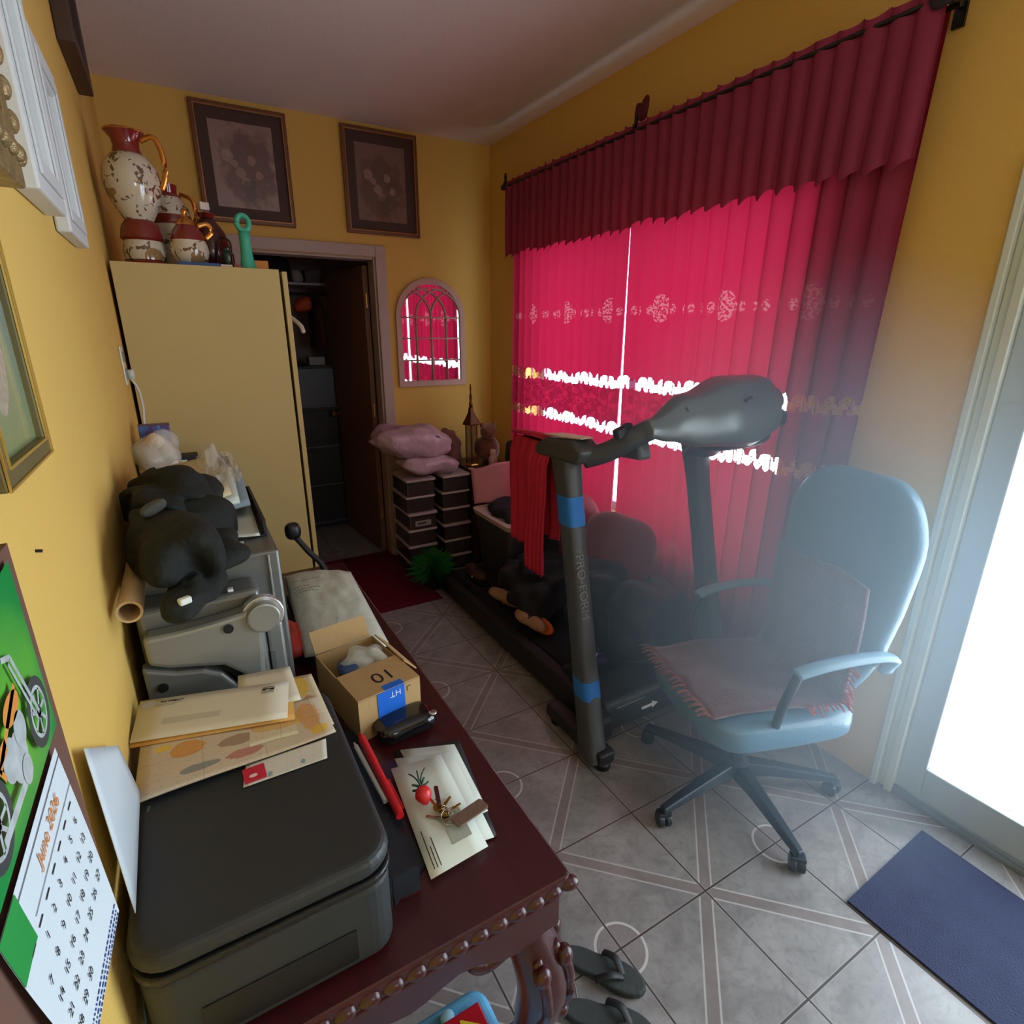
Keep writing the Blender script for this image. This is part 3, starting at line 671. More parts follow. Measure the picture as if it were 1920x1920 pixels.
# small gold framed pictures under glass
def paintmat(name, kind):
    m, nt, b, g, P, x, y, z = pmat(name, .25, .5, 'UV'); n1 = g.noise(P, 3.5, 4, .8); n2 = g.noise(P, 14, 5, 1.5)
    if kind == 'robe':
        c = g.mix(y, lin((112, 138, 84)), lin((118, 142, 158))); c = g.mix(g.m('MULTIPLY_ADD', n2, 1., -.2, clamp=True), c, lin((150, 156, 128)))
        body = g.lt(g.add(g.m('POWER', g.mul(g.sub(x, g.add(.42, g.mul(g.sub(n1, .5), .2))), 3.6), 2), g.m('POWER', g.mul(g.sub(y, .56), 2.6), 2)), 1.)
        c = g.mix(g.mul(body, .85), c, g.mix(n2, lin((150, 128, 112)), lin((206, 196, 188))))
        hd = g.disc(x, y, .44, .80, .10, .09); c = g.mix(g.mul(hd, .8), c, lin((168, 122, 92)))
    else:
        base = (156, 128, 124) if kind == 'fa' else (128, 100, 96)
        c = g.mix(n1, lin(tuple(int(v*.92) for v in base)), lin(base))
        cx, cy = (.58, .50) if kind == 'fa' else (.5, .45)
        dx = g.mul(g.sub(x, cx), 2.3); dy = g.mul(g.sub(y, cy), 2.0 if kind == 'fa' else 2.2); wob = g.mul(g.sub(g.noise(P, 5, 4), .5), 1.5)
        blobm = g.m('MULTIPLY_ADD', g.sub(1.1, g.add(g.m('SQRT', g.add(g.mul(dx, dx), g.mul(dy, dy))), wob)), 3., 0, clamp=True)
        c = g.mix(g.mul(blobm, .8), c, g.mix(n2, lin((60, 54, 50)), lin((124, 90, 84))))
        for fx, fy, r in ((.24, .60, .09), (.42, .42, .08), (.34, .52, .06), (.62, .58, .07), (.5, .32, .07), (.72, .42, .06)):
            fl = g.disc(g.add(x, g.mul(g.sub(n2, .5), .08)), g.add(y, g.mul(g.sub(n1, .5), .08)), fx, fy, r, r*.8); c = g.mix(g.mul(fl, .4), c, lin((186, 152, 148)))
        st = g.mul(g.inr(y, .08, .34), g.lt(g.absv(g.sub(g.sub(x, .55), g.mul(g.sub(y, .3), g.mul(g.sub(n2, .5), 3.)))), .1)); c = g.mix(g.mul(st, .6), c, lin((74, 72, 66)))
    nt.links.new(c, b.inputs['Base Color']); b.inputs['Coat Weight'].default_value = .6; b.inputs['Coat Roughness'].default_value = .08; return m
M_goldthin = mat('bright_gold_edge', (232, 192, 96), .3, .7, var=.1); M_olive = mat('olive_gilt', (112, 100, 62), .45, .3, var=.15)
M_robe = paintmat('soft_figure_painting', 'robe')
def small_pic(label, y0, y1, z0, z1, tilt=0):
    t = thing('framed_picture', label, 'picture', (0, (y0+y1)/2, z0), 0, 'gold edged pictures on the left wall'); hw = (y1-y0)/2; H = z1-z0
    b = bmesh.new(); r = .02
    ring(b, .001, .021, (-hw, hw, 0, H, r))
    f = obj('frame', b, M_olive, t, bevel=.002)
    b = bmesh.new()
    for q, w in ((0, .0022), (r-.003, .0022)):
        ring(b, .0212, .0228, (-hw+q, hw-q, q, H-q, w))
    obj('gold_edge', b, M_goldthin, f)
    sh = sheet(1, 1, lambda u, v: (.014, -hw+r+u*(2*hw-2*r), r+v*(H-2*r))); obj('painting', sh, M_robe, t)
    t.rotation_euler = (0, 0, 0); return t
small_pic('gold edged picture of a pale robed figure on the left wall', .612, .815, 1.455, 1.70)
small_pic('gold edged picture cut off by the left edge, lowest of the wall pictures', .36, .568, 1.452, 1.70)

# calendar on a brown board
cal = thing('wall_calendar', 'green motorcycle wall calendar showing June 2026', 'calendar', (0, .47, 1.03))
M_card = mat('brown_cardboard', (104, 72, 58), .8, var=.15)
b = box(.001, .010, .345, .612, 1.035, 1.412); b.transform(Matrix.Translation((0, -.47, -1.03)))
obj('backing_board', b, M_card, cal)
def greenm():
    m, nt, b, g, P, x, y, z = pmat('green_print', .35, .4, 'UV'); n1 = g.noise(P, 3, 3)
    d = g.m('SQRT', g.add(g.m('POWER', g.sub(x, .62), 2), g.m('POWER', g.sub(y, .42), 2)))
    c = g.mix(g.m('MULTIPLY_ADD', g.add(d, g.mul(n1, .4)), 1.9, -.35, clamp=True), lin((116, 190, 40)), lin((28, 138, 66)))
    nt.links.new(c, b.inputs['Base Color']); return m
M_green = greenm()
# flat artwork of a motorbike (printed, laid on the sheet)
M_chr = mat('printed_chrome', (182, 190, 192), .4, .1, var=.5, scale=70); M_tyre = mat('printed_tyre', (60, 64, 64), .5, var=.3, scale=60); M_org = mat('printed_orange', (214, 140, 66), .4, var=.2)
def gp(Y, Z, x): return Vector((x, Y-.47, Z-1.03))
sh = sheet(10, 10, lambda u, v: gp(.352+u*.236, 1.238+v*.166, .013+.004*math.sin(u*PI)*v)); pic = obj('picture_sheet', sh, M_green, cal, smooth=True)
def ringYZ(bm, cy, cz, r0, r1, x, ry=1., n=28, a0=0, a1=2*PI):
    V = []
    for k in range(n+1):
        a = a0+(a1-a0)*k/n; V.append((bm.verts.new(gp(cy+r0*math.cos(a), cz+r0*ry*math.sin(a), x)), bm.verts.new(gp(cy+r1*math.cos(a), cz+r1*ry*math.sin(a), x))))
    for k in range(n): bm.faces.new((V[k][0], V[k+1][0], V[k+1][1], V[k][1]))
def strip(bm, p, q, w, x):
    p = Vector(p); q = Vector(q); d = (q-p).normalized(); n_ = Vector((-d.y, d.x))*w/2
    bm.faces.new([bm.verts.new(gp(a.x, a.y, x)) for a in (p+n_, p-n_, q-n_, q+n_)])
def bike(cy, cz, s, x, par):
    b = bmesh.new()
    b.free()
    for wy in (.052, -.062): b = bmesh.new(); ringYZ(b, cy+wy*s, cz-.012*s, .019*s, .026*s, x); obj('tyre_print', b, M_tyre, par)
    b = bmesh.new()
    for wy in (.052, -.062):
        ringYZ(b, cy+wy*s, cz-.012*s, .016*s, .019*s, x+.0002); ringYZ(b, cy+wy*s, cz-.012*s, .0, .005*s, x+.0002)
        for k in range(7): a = 2*PI*k/7; strip(b, (cy+wy*s, cz-.012*s), (cy+wy*s+.017*s*math.cos(a), cz-.012*s+.017*s*math.sin(a)), .003*s, x+.0002)
    strip(b, (cy+.052*s, cz-.012*s), (cy+.028*s, cz+.046*s), .004*s, x+.0004); strip(b, (cy+.046*s, cz-.014*s), (cy+.022*s, cz+.044*s), .003*s, x+.0004)
    for j_, (a_, c_, r_) in enumerate(((-.005, -.008, .017), (-.02, .0, .014), (.008, .004, .012), (.0, -.022, .010))): ringYZ(b, cy+a_*s, cz+c_*s, .0001, r_*s, x+.0003+.00015*j_)
    strip(b, (cy+.01*s, cz-.026*s), (cy-.062*s, cz-.026*s), .007*s, x+.0004); strip(b, (cy+.028*s, cz+.046*s), (cy+.012*s, cz+.052*s), .004*s, x+.0004)
    obj('chrome_print', b, M_chr, par)
    b = bmesh.new()
    ringYZ(b, cy+.004*s, cz+.022*s, 0, .018*s, x+.0006, .5); strip(b, (cy+.02*s, cz+.03*s), (cy-.04*s, cz+.006*s), .005*s, x+.0006); strip(b, (cy-.02*s, cz+.012*s), (cy-.05*s, cz+.012*s), .009*s, x+.0006)
    ringYZ(b, cy-.062*s, cz-.012*s, .027*s, .031*s, x+.0006, 1, 14, .3, 2.6)
    obj('orange_print', b, M_org, par)
bike(.475, 1.30, 1.15, .0182, pic)
# month page, curling away from the wall
def pg(Y, Z):
    t = (1.232-Z)/.19; c = max(0, (Y-.40)/.16); return gp(Y, Z, .0145+.028*t**1.6*.35+.010*max(0, t)*c)
M_page = mat('calendar_paper', (206, 216, 222), .6, var=.03)
def monthpage(u, v):
    Z = 1.232-.182*v; Y0 = .362+.035*v; Y1 = .560-.026*v*v; return pg(Y0+(Y1-Y0)*u, Z)
pgo = obj('month_page', sheet(20, 20, monthpage), M_page, cal, smooth=True)
b = bmesh.new()
for i in range(6):
    us = (i/6*.2, (i+1)/6*.2)
    vs_ = (.0, .27)
    def q(u, v): return monthpage(u, v)+Vector((.0006, 0, 0))
    for j in range(4):
        v0, v1 = .27*j/4, .27*(j+1)/4; b.faces.new([b.verts.new(q(a, c)) for a, c in ((us[0], v0), (us[1], v0), (us[1], v1), (us[0], v1))])
obj('green_corner_print', b, mat('green_corner', (44, 150, 70), .4, var=.2), pgo)
b = bmesh.new()
for j, (v, w) in enumerate(((.045, .002), (.215, .0015))):
    P0 = [q(.0+.05*k, v) for k in range(1 if j == 0 else 5, 21)]; P1 = [q(.0+.05*k, v+w*3) for k in range(1 if j == 0 else 5, 21)]
    for k in range(len(P0)-1): b.faces.new([b.verts.new(z) for z in (P0[k], P0[k+1], P1[k+1], P1[k])])
for k in range(7):
    for dv in (0,): 
        u = .14+.125*k; b.faces.new([b.verts.new(q(a, c)) for a, c in ((u-.03, .262), (u+.03, .262), (u+.03, .272), (u-.03, .272))])
obj('ruled_lines', b, M_print, pgo)
def ptext(nm, s, u, v, size, m, par):
    o_ = q(u, v); x = q(u+.05, v)-q(u-.05, v); y = q(u, v-.03)-q(u, v+.03)
    M = basis(o_+Vector((.0005, 0, 0)), x, y); return text(nm, s, size, m, M, par, ext=.0001)
ptext('month_heading', 'June 2026', .62, .13, .018, mat('orange_print_ink', (214, 130, 60), .5, var=0), pgo)
d = 1
for r_ in range(5):
    for c_ in range(7):
        if r_ == 0 and c_ == 0: continue
        if d > 30: break
        ptext('date', str(d), .13+.125*c_, .35+.115*r_, .0105, M_print, pgo); d += 1
bl = mat('blue_print_ink', (44, 70, 140), .5, var=0)
b = bmesh.new()
for row, v in enumerate((.925, .955, .98)):
    k = .04
    while k < .95:
        w = random.uniform(.01, .035); b.faces.new([b.verts.new(q(a, c)) for a, c in ((k, v), (k+w, v), (k+w, v+.011), (k, v+.011))]); k += w+.012
obj('footer_lettering', b, bl, pgo)
sb = bmesh.new()
# nail and tall white paper
o = obj('wall_nail', bar(bmesh.new(), (0, .733, 1.364), (.006, .733, 1.363), .0018, seg=8), M_print); tag(o, 'tiny dark nail in the yellow wall right of the calendar', 'nail')
o = paper('loose_white_sheet', [(.024, .62, .95), (.020, .825, .95), (.014, .80, 1.055), (.012, .655, 1.160)], mat('cool_white_paper', (196, 206, 212), .6, var=.03), th=.001, n=8)
tag(o, 'tall plain white sheet leaning on the yellow wall behind the black printer', 'paper')
# outlet
t = thing('wall_outlet', 'white wall outlet with grey sockets and a plug beside the wardrobe', 'outlet', (0, 2.30, 1.42))
obj('cover_plate', box(.0, .006, -.04, .04, -.005, .12), mat('outlet_white', (214, 208, 186), .4, var=.03), t, bevel=.003)
for z in (.03, .085): obj('socket', box(.006, .009, -.018, .018, z-.017, z+.017), mat('socket_grey', (104, 122, 112), .4, var=.1), t, bevel=.003)
M_wcord = mat('white_cord_plastic', (206, 204, 196), .45, var=.05)
b = tube([(.012, 2.30, 1.44), (.03, 2.30, 1.40), (.035, 2.28, 1.34), (.03, 2.27, 1.28), (.045, 2.26, 1.22)], .004, 8); B(b, (.018, 2.30, 1.448), (.02, .024, .03))
tag(obj('plug_in_cord', b, M_wcord, smooth=True), 'white cord hanging from the wall outlet', 'cord')

# ------------------------------------------------------------------ things on the table
Z0 = TZ+.001
# black printer
pr = thing('printer', 'large black flatbed printer with rounded lid at the near end of the table', 'printer', (.1625, .765, Z0))
M_prb = mat('printer_charcoal', (38, 42, 44), .5, var=.12, bump=.12, bscale=600)
b = prism(rrect(-.146, .146, -.205, .205, .035), .125, z0=.008); obj('body', b, M_prb, pr, bevel=.008, bseg=3)
b = prism(rrect(-.149, .149, -.208, .208, .038), .012, z0=.136); obj('scanner_frame', b, M_black, pr, bevel=.003)
b = prism(rrect(-.150, .150, -.209, .209, .045), .030, z0=.1505); obj('lid', b, M_prb, pr, bevel=.012, bseg=4)
b = box(-.09, .09, -.2065, -.204, .022, .075); obj('paper_slot', b, M_black, pr)
b = prism(rrect(.1465, .150, -.17, -.11, .001, 1), .06, z0=.03); obj('side_pocket', b, M_black, pr)
obj('hinge_line', box(-.12, .12, .135, .137, .1803, .181), M_black, pr)
tag(obj('printer_cable', tube([(.03, .80, .942), (.022, .76, .93), (.012, .70, .90), (.010, .64, .85), (.012, .58, .80)], .0022, 8), mat('grey_green_cable', (60, 74, 72), .5, var=.1), smooth=True), 'thin dark cable between the black printer and the yellow wall', 'cable')
# mail on the printer
ZP = Z0+.1825
def flyer(name, seed, grid, cols, bgc):
    m, nt, b, g, P, x, y, z = pmat(name, .7, .2, 'UV'); n = g.noise(P, 9+seed, 5, 1.2); n2 = g.noise(P, 60, 2)
    c = lin(bgc)
    bx, by = grid
    fx = g.m('FRACT', g.mul(x, bx)); fy = g.m('FRACT', g.mul(y, by)); c = g.mix(.0, c, c)
    for i, (cx, cy, rx, ry, col) in enumerate(cols):
        c = g.mix(g.mul(g.disc(g.add(x, g.mul(g.sub(n, .5), .06)), g.add(y, g.mul(g.sub(n, .5), .06)), cx, cy, rx, ry), .8), c, lin(col))
    c = g.mix(g.mul(g.mul(g.gt(n2, .62), g.gt(g.m('SINE', g.mul(y, 190)), .1)), .35), c, lin((90, 80, 74)))
    c = g.mix(g.mul(g.mx(g.lt(fx, .012), g.lt(fy, .012)), .6), c, lin((140, 120, 90)))
    nt.links.new(c, b.inputs['Base Color']); return m
M_fl = flyer('supermarket_flyer_print', 0, (3.2, 2), [(.12, .72, .04, .06, (226, 190, 40)), (.24, .6, .09, .14, (206, 140, 50)), (.30, .22, .10, .06, (120, 128, 126)), (.47, .8, .06, .1, (206, 180, 70)), (.5, .5, .10, .10, (150, 120, 100)), (.52, .22, .09, .08, (176, 108, 96)), (.74, .62, .14, .22, (214, 178, 80)), (.72, .9, .07, .05, (176, 76, 76)), (.9, .55, .06, .34, (206, 150, 90)), (.93, .2, .05, .1, (220, 176, 50))], (200, 184, 158))
M_fl2 = flyer('yellow_flyer_print', 3, (2, 3), [(.3, .75, .16, .16, (206, 62, 60)), (.8, .8, .1, .2, (214, 176, 50)), (.5, .3, .3, .16, (206, 160, 90)), (.85, .3, .1, .3, (190, 130, 90))], (206, 192, 160))
M_str = flyer('checklist_print', 6, (6, 1), [(.3, .2, .03, .12, (90, 150, 160)), (.7, .25, .03, .12, (90, 150, 160))], (210, 208, 196))
def bend(a, ph): return lambda u, v: a*(math.sin(PI*u*1.5+ph)*.5+.5)*(1-.3*v)
o = paper('checklist_leaflet', [(.150, .768, ZP+.0005), (.272, .768, ZP+.0005), (.280, .815, ZP+.0005), (.158, .815, ZP+.0005)], M_str, th=.0006); tag(o, 'narrow printed leaflet with blue dots poking out under the flyers', 'leaflet')
b = box(-.0155, .0155, -.0165, .0165, 0, .0005); sq_ = obj('red_tab', b, mat('red_print', (196, 36, 60), .5, var=.05), o); sq_.location = (.168, .789, ZP+.0012); sq_.rotation_euler = (0, 0, .02)
o2 = obj('white_oval', lathe([(.0045, 0), (.0045, .0003)], 20), mat('white_ink', (224, 200, 200), .5, var=0), sq_); o2.location = (-.002, -.004, .0006); o2.scale = (1.3, .8, 1)
o = paper('yellow_flyer', [(.13, .85, ZP+.002), (.300, .842, ZP+.002), (.296, 1.015, ZP+.002), (.17, 1.03, ZP+.002)], M_fl2, th=.0006, bend=bend(.004, 0)); tag(o, 'cream flyer with a red shape under the envelopes, nearest the cardboard box', 'flyer')
o = paper('supermarket_flyer', [(.012, .802, ZP+.004), (.298, .818, ZP+.004), (.290, .935, ZP+.004), (.016, .955, ZP+.004)], M_fl, th=.001, bend=bend(.005, .8)); tag(o, 'cream coupon flyer with orange and yellow pictures on the black printer', 'flyer')
def envq(name, y0, m, z, label, q_, grp=None):
    o = paper(name, [(a, b_, z) for a, b_ in q_], m, th=.0012, n=6); tag(o, label, 'envelope', grp); return o
M_manila = mat('manila_paper', (206, 154, 74), .65, var=.05); M_env = mat('cream_white_envelope', (216, 208, 184), .6, var=.03); M_env2 = mat('white_envelope', (212, 220, 210), .6, var=.03)
envq('manila_envelope', 0, M_manila, ZP+.0105, 'orange manila envelope under the big cream envelope on the printer', [(.001, .936, ), (.243, .878), (.258, 1.0), (.012, 1.055)])
envq('small_envelope', 0, M_env, ZP+.013, 'small cream envelope peeking out at the right of the big envelope', [(.16, .94), (.262, .925), (.262, 1.045), (.17, 1.06)])
e1 = envq('large_envelope', 0, M_env, ZP+.0155, 'big cream envelope on top of the mail on the black printer', [(.002, .942), (.232, .882), (.252, .992), (.012, 1.058)])
def envink(par, p0, ex, ey, items, m=M_print):
    b = bmesh.new(); p0 = Vector(p0); ex = Vector(ex).normalized(); ey = Vector(ey).normalized()
    for a0, a1, b0, b1 in items: b.faces.new([b.verts.new(p0+ex*a+ey*c) for a, c in ((a0, b0), (a1, b0), (a1, b1), (a0, b1))])
    return obj('printed_marks', b, m, par)
ex = Vector((.24, -.066, 0)); ey = Vector((.066, .24, 0)).normalized()
p0 = Vector((.012, 1.058, ZP+.0159))
envink(e1, p0, ex, -Vector(ey), [(.205, .226, .012, .0135), (.205, .226, .016, .019), (.205, .212, .019, .022), (.218, .226, .019, .022)])
envink(e1, p0, ex, -Vector(ey), [(.205, .226, .0225, .031)], mat('faint_grey_ink', (160, 158, 140), .6, var=.2))
text('return_address', 'PAYMENT', .0085, M_print, basis(p0+ex.normalized()*.055-ey*.013+Vector((0, 0, .0004)), ex, ey), e1, ext=.0002)
envink(e1, p0, ex, -Vector(ey), [(.028, .075, .019, .0205), (.028, .062, .023, .0245)], mat('faint_grey_ink', (160, 158, 140), .6))
envink(e1, p0, ex, -Vector(ey), [(.055, .145, .062, .078)], mat('address_window_grey', (196, 188, 166), .5, var=.06))
b = lathe([(.011, 0), (.011, .0002)], 24); r_ = obj('round_seal_print', b, mat('faint_seal', (180, 178, 160), .6, var=.2), e1); r_.location = p0+ex.normalized()*.018-ey*.016

# silver tower computer
tw = thing('tower_computer', 'silver computer tower with sculpted front at the back left of the table', 'computer', (.155, 1.2, Z0))
M_sil = mat('silver_plastic', (150, 152, 148), .32, .55, var=.04); M_sil2 = mat('darker_silver', (118, 120, 118), .36, .5, var=.05)
def tp(bm): bm.transform(Matrix.Translation((-.155, -1.2, -Z0))); return bm
obj('case', tp(box(.022, .287, 1.20, 1.62, Z0, 1.146)), M_sil2, tw, bevel=.006)
obj('side_trim', tp(box(.262, .2665, 1.194, 1.2, Z0+.01, 1.14)), M_sil, tw, bevel=.001)
obj('front_bezel', tp(box(.022, .235, 1.125, 1.1995, Z0+.002, 1.10)), M_sil2, tw, bevel=.014, bseg=4)
def pxz(pts, y0, dep, m, nm, bev=.006, par=None):
    return obj(nm, tp(prism(pts, dep, 'Y', y0)), m, par or tw, bevel=bev, bseg=3)
pxz([(.030, 1.062), (.09, 1.062), (.15, 1.066), (.20, 1.072), (.225, 1.095), (.232, 1.06), (.226, .98), (.215, .86), (.197, .88), (.178, .94), (.15, .968), (.11, .978), (.06, .99), (.031, 1.004)], 1.088, .04, M_sil, 'upper_swoosh', .010)
pxz([(.018, .998), (.07, .975), (.115, .966), (.145, .948), (.17, .91), (.185, .868), (.13, .862), (.02, .868)], 1.100, .03, M_sil2, 'lower_panel', .008)
pxz([(.128, .972), (.152, .958), (.178, .915), (.190, .868), (.203, .875), (.188, .93), (.160, .972)], 1.098, .02, M_black, 'dark_grille', .002)
for (x_, z_) in ((.186, .915), (.192, .893)): obj('grille_slat', tp(B(bmesh.new(), (x_-.006, 1.0955, z_), (.022, .003, .0022), RY(-.5))), M_sil, tw)
b = bmesh.new(); bmesh.ops.create_cone(b, cap_ends=True, segments=36, radius1=.034, radius2=.031, depth=.03, matrix=Matrix.Translation((.232, 1.092, 1.055)) @ Matrix.Rotation(PI/2, 4, 'X'))
kn = obj('round_control', tp(b), M_sil, tw, bevel=.004)
b = bmesh.new(); bmesh.ops.create_cone(b, cap_ends=True, segments=36, radius1=.039, radius2=.039, depth=.018, matrix=Matrix.Translation((.232, 1.102, 1.055)) @ Matrix.Rotation(PI/2, 4, 'X'))
obj('bright_ring', tp(b), mat('bright_chrome', (216, 222, 224), .2, .8, var=0), tw, bevel=.002)
for (x_, z_) in ((.168, 1.046), (.045, .950)):
    b = bmesh.new(); bmesh.ops.create_cone(b, cap_ends=True, segments=20, radius1=.009, radius2=.009, depth=.006, matrix=Matrix.Translation((x_, 1.087 if z_ > 1 else 1.099, z_)) @ Matrix.Rotation(PI/2, 4, 'X'))
    obj('button', tp(b), M_black, tw)
obj('front_column', tp(box(.236, .268, 1.13, 1.198, Z0+.02, 1.015)), M_sil, tw, bevel=.006)
obj('memory_slot', tp(box(.2375, .246, 1.128, 1.1305, Z0+.06, .95)), M_sil2, tw)
for x_, z_ in ((.219, 1.149), (.205, 1.1495)): pass
tag(obj('white_clip', box(.214, .226, 1.255, 1.275, 1.1475, 1.152), mat('bright_white_plastic', (230, 236, 236), .4, var=0), bevel=.001), 'small white clip on top of the silver tower, farther of two', 'clip', 'small white clips on the tower')
tag(obj('white_clip', box(.178, .188, 1.130, 1.142, 1.1015, 1.107), mat('bright_white_plastic', (230, 236, 236), .4, var=0), bevel=.001), 'small white clip on the front ledge of the silver tower', 'clip', 'small white clips on the tower')
# document organiser behind it, letter tray on top, papers
dg = thing('document_organizer', 'dark document organiser behind the silver tower, holding papers', 'organizer', (.155, 1.85, Z0))
def dp(bm): bm.transform(Matrix.Translation((-.155, -1.85, -Z0))); return bm
b = box(.022, .285, 1.66, 1.67, Z0, 1.10); BX(b, .022, .285, 1.985, 1.995, Z0, 1.13); BX(b, .022, .03, 1.67, 1.985, Z0, 1.12); BX(b, .277, .285, 1.67, 1.985, Z0, 1.12)
for z in (.001, .12, .23): BX(b, .03, .277, 1.67, 1.985, Z0+z, Z0+z+.006)
obj('shell', dp(b), M_blackm, dg)
lt_ = thing('letter_tray', 'black letter tray full of papers on top of the silver tower', 'tray', (.17, 1.45, 1.1475))
def lp_(bm): bm.transform(Matrix.Translation((-.17, -1.45, -1.1475))); return bm
b = box(.075, .278, 1.30, 1.63, 1.148, 1.151); BX(b, .272, .278, 1.30, 1.63, 1.151, 1.185); BX(b, .075, .081, 1.30, 1.63, 1.151, 1.185); BX(b, .081, .272, 1.624, 1.63, 1.151, 1.185)
obj('tray', lp_(b), M_blackm, lt_)
o = paper('tray_paper', [(.10, 1.315, 1.154), (.262, 1.29, 1.154), (.268, 1.56, 1.160), (.11, 1.58, 1.160)], M_env2, bend=bend(.006, .3)); tag(o, 'white paper sheet lying in the black letter tray', 'paper')
M_cpap = mat('cream_paper', (204, 190, 150), .55, var=.04); M_bpap = mat('blue_grey_paper', (136, 156, 164), .6, var=.05)
def ppile(name, z, q_, m, th, label, cat='papers'):
    o = paper(name, [(a, b_, z+dz) for a, b_, dz in q_], m, th=th, n=8); tag(o, label, cat); return o
ppile('blue_folder', 1.197, [(.118, 1.36, -.004), (.262, 1.44, -.008), (.272, 1.80, .004), (.10, 1.78, .004)], M_bpap, .006, 'blue grey folder under the cream papers behind the black sweatshirt', 'folder')
ppile('white_papers', 1.206, [(.112, 1.375, -.004), (.24, 1.44, -.006), (.25, 1.80, .006), (.09, 1.80, .006)], M_env2, .008, 'stack of white papers under a clear plastic wrapper')
o = ppile('cream_papers', 1.220, [(.098, 1.36, -.004), (.225, 1.46, .0), (.215, 1.88, .012), (.055, 1.76, .01)], M_cpap, .010, 'thick cream paper pad on top of the pile behind the sweatshirt')
def clearplastic():
    m = bpy.data.materials.new('clear_plastic_film'); m.use_nodes = True; nt = m.node_tree; b = nt.nodes['Principled BSDF']; g = G(nt)
    b.inputs['Base Color'].default_value = lin((222, 222, 212)); b.inputs['Roughness'].default_value = .18; b.inputs['Alpha'].default_value = .42; b.inputs['Specular IOR Level'].default_value = .8
    tc = nt.nodes.new('ShaderNodeTexCoord'); bp = nt.nodes.new('ShaderNodeBump'); bp.inputs['Strength'].default_value = .5; bp.inputs['Distance'].default_value = .01
    nt.links.new(g.noise(tc.outputs['Object'], 45, 3), bp.inputs['Height']); nt.links.new(bp.outputs[0], b.inputs['Normal']); return m
M_clear = clearplastic()
def film(u, v):
    x = .165+.095*u; y = 1.52+.33*v; p = Vector((u*5, v*6, 2)); return (x, y, 1.226+.012*v+.022*abs(noise.noise(p))+.02*noise.noise(p*2.3)*(u > .1)+.045*max(0, 1-((u-.35)**2+(v-.75)**2)*16))
o = obj('plastic_wrapper', sheet(26, 26, film), M_clear, smooth=True); tag(o, 'crumpled clear plastic wrapper on top of the cream papers', 'plastic wrapper')
tag(obj('paper_tube', lathe([(.0155, .30), (.0155, 0), (.0195, 0), (.0195, .30), (.0155, .30)], 28, caps=False), mat('cream_card_tube', (206, 178, 134), .6, var=.05), smooth=False), 'rolled cream paper tube by the yellow wall under the sweatshirt', 'paper tube')
tb_ = bpy.data.objects['paper_tube']; tb_.location = (.029, 1.035, 1.122+.0205); tb_.rotation_euler = (-PI/2-.02, 0, -.0); tb_.data.set_sharp_from_angle(angle=.6)
for p in tb_.data.polygons: p.use_smooth = True
tb_.data.set_sharp_from_angle(angle=.6)
# black sweatshirt heap
M_blk = mat('black_fleece', (24, 28, 25), .85, var=.3, spec=.4, bump=1.0, bscale=24)
hs = thing('black_sweatshirt', 'black sweatshirt heaped on the silver tower against the yellow wall', 'sweatshirt', (0, 0, 0))
b = blob((.100, 1.34, 1.205), (.080, .29, .060), .7, .75, .09, 9, 4, nu=84, nv=50, fold=.026, ff=52)
b = blob((.095, 1.44, 1.235), (.075, .17, .045), .8, .8, .04, 11, 9, nu=72, nv=40, bm=b, fold=.024, ff=58)
b = blob((.135, 1.17, 1.175), (.085, .10, .034), .8, .8, .04, 13, 12, nu=44, nv=20, bm=b, fold=.014, ff=50)
for v in b.verts: v.co.x = max(v.co.x, .008)
bmesh.ops.remove_doubles(b, verts=b.verts, dist=.0001)
obj('body', b, M_blk, hs, smooth=True)
obj('sleeve', blob((.125, 1.055, 1.15), (.038, .085, .028), .8, .8, .03, 16, 7, nu=36, nv=18, rot=rz(-.5), fold=.01, ff=60), M_blk, hs, smooth=True)
obj('white_tag', B(bmesh.new(), (.112, .985, 1.165), (.020, .012, .012), rz(.5)), M_env2, hs, bevel=.003)
obj('grey_print', blob((.078, 1.235, 1.262), (.013, .045, .012), .8, .8, .004, 20, 2, rot=rz(-.35), nu=24, nv=12), mat('charcoal_print', (72, 74, 66), .8, var=.2), hs, smooth=True)
# things at the wardrobe end: snack box, cotton bag, small black box
sb_ = thing('toy_box', 'small blue and purple printed carton leaning at the end of the table', 'carton', (.062, 2.12, 1.135))
def pbox():
    m, nt, b, g, P, x, y, z = pmat('blue_purple_print', .35, .4, 'Object'); n = g.noise(P, 26, 4, 1)
    c = g.mix(g.gt(n, .5), lin((92, 72, 122)), lin((74, 110, 176))); c = g.mix(g.mul(g.disc(x, z, -.01, .09, .022, .022), .9), c, lin((190, 96, 60))); c = g.mix(g.inr(x, .008, .018), c, lin((74, 120, 190)))
    nt.links.new(c, b.inputs['Base Color']); return m
bb = obj('printed_panel', box(-.042, .044, -.018, .018, 0, .165), pbox(), sb_, bevel=.002); obj('lid_flap', box(-.042, .044, -.018, -.0165, .1655, .172), mat('brown_flap', (96, 70, 70), .6, var=.1), sb_)
sh_ = obj('storage_crate', box(.015, .27, 2.03, 2.36, Z0-.0, 1.133), mat('dull_grey_crate', (64, 62, 54), .6, var=.15), bevel=.006); tag(sh_, 'dull grey crate between the organiser and the wardrobe', 'crate')
o = obj('clear_bag', blob((.060, 2.045, 1.208), (.055, .055, .074), .85, .9, .02, 18, 3, nu=40, nv=26, fold=.006, ff=80), mat('cloudy_white_cotton', (226, 212, 196), .8, var=.08, bump=.5, bscale=60, sheen=.3), smooth=True); tag(o, 'knotted bag of white cotton against the yellow wall', 'bag')
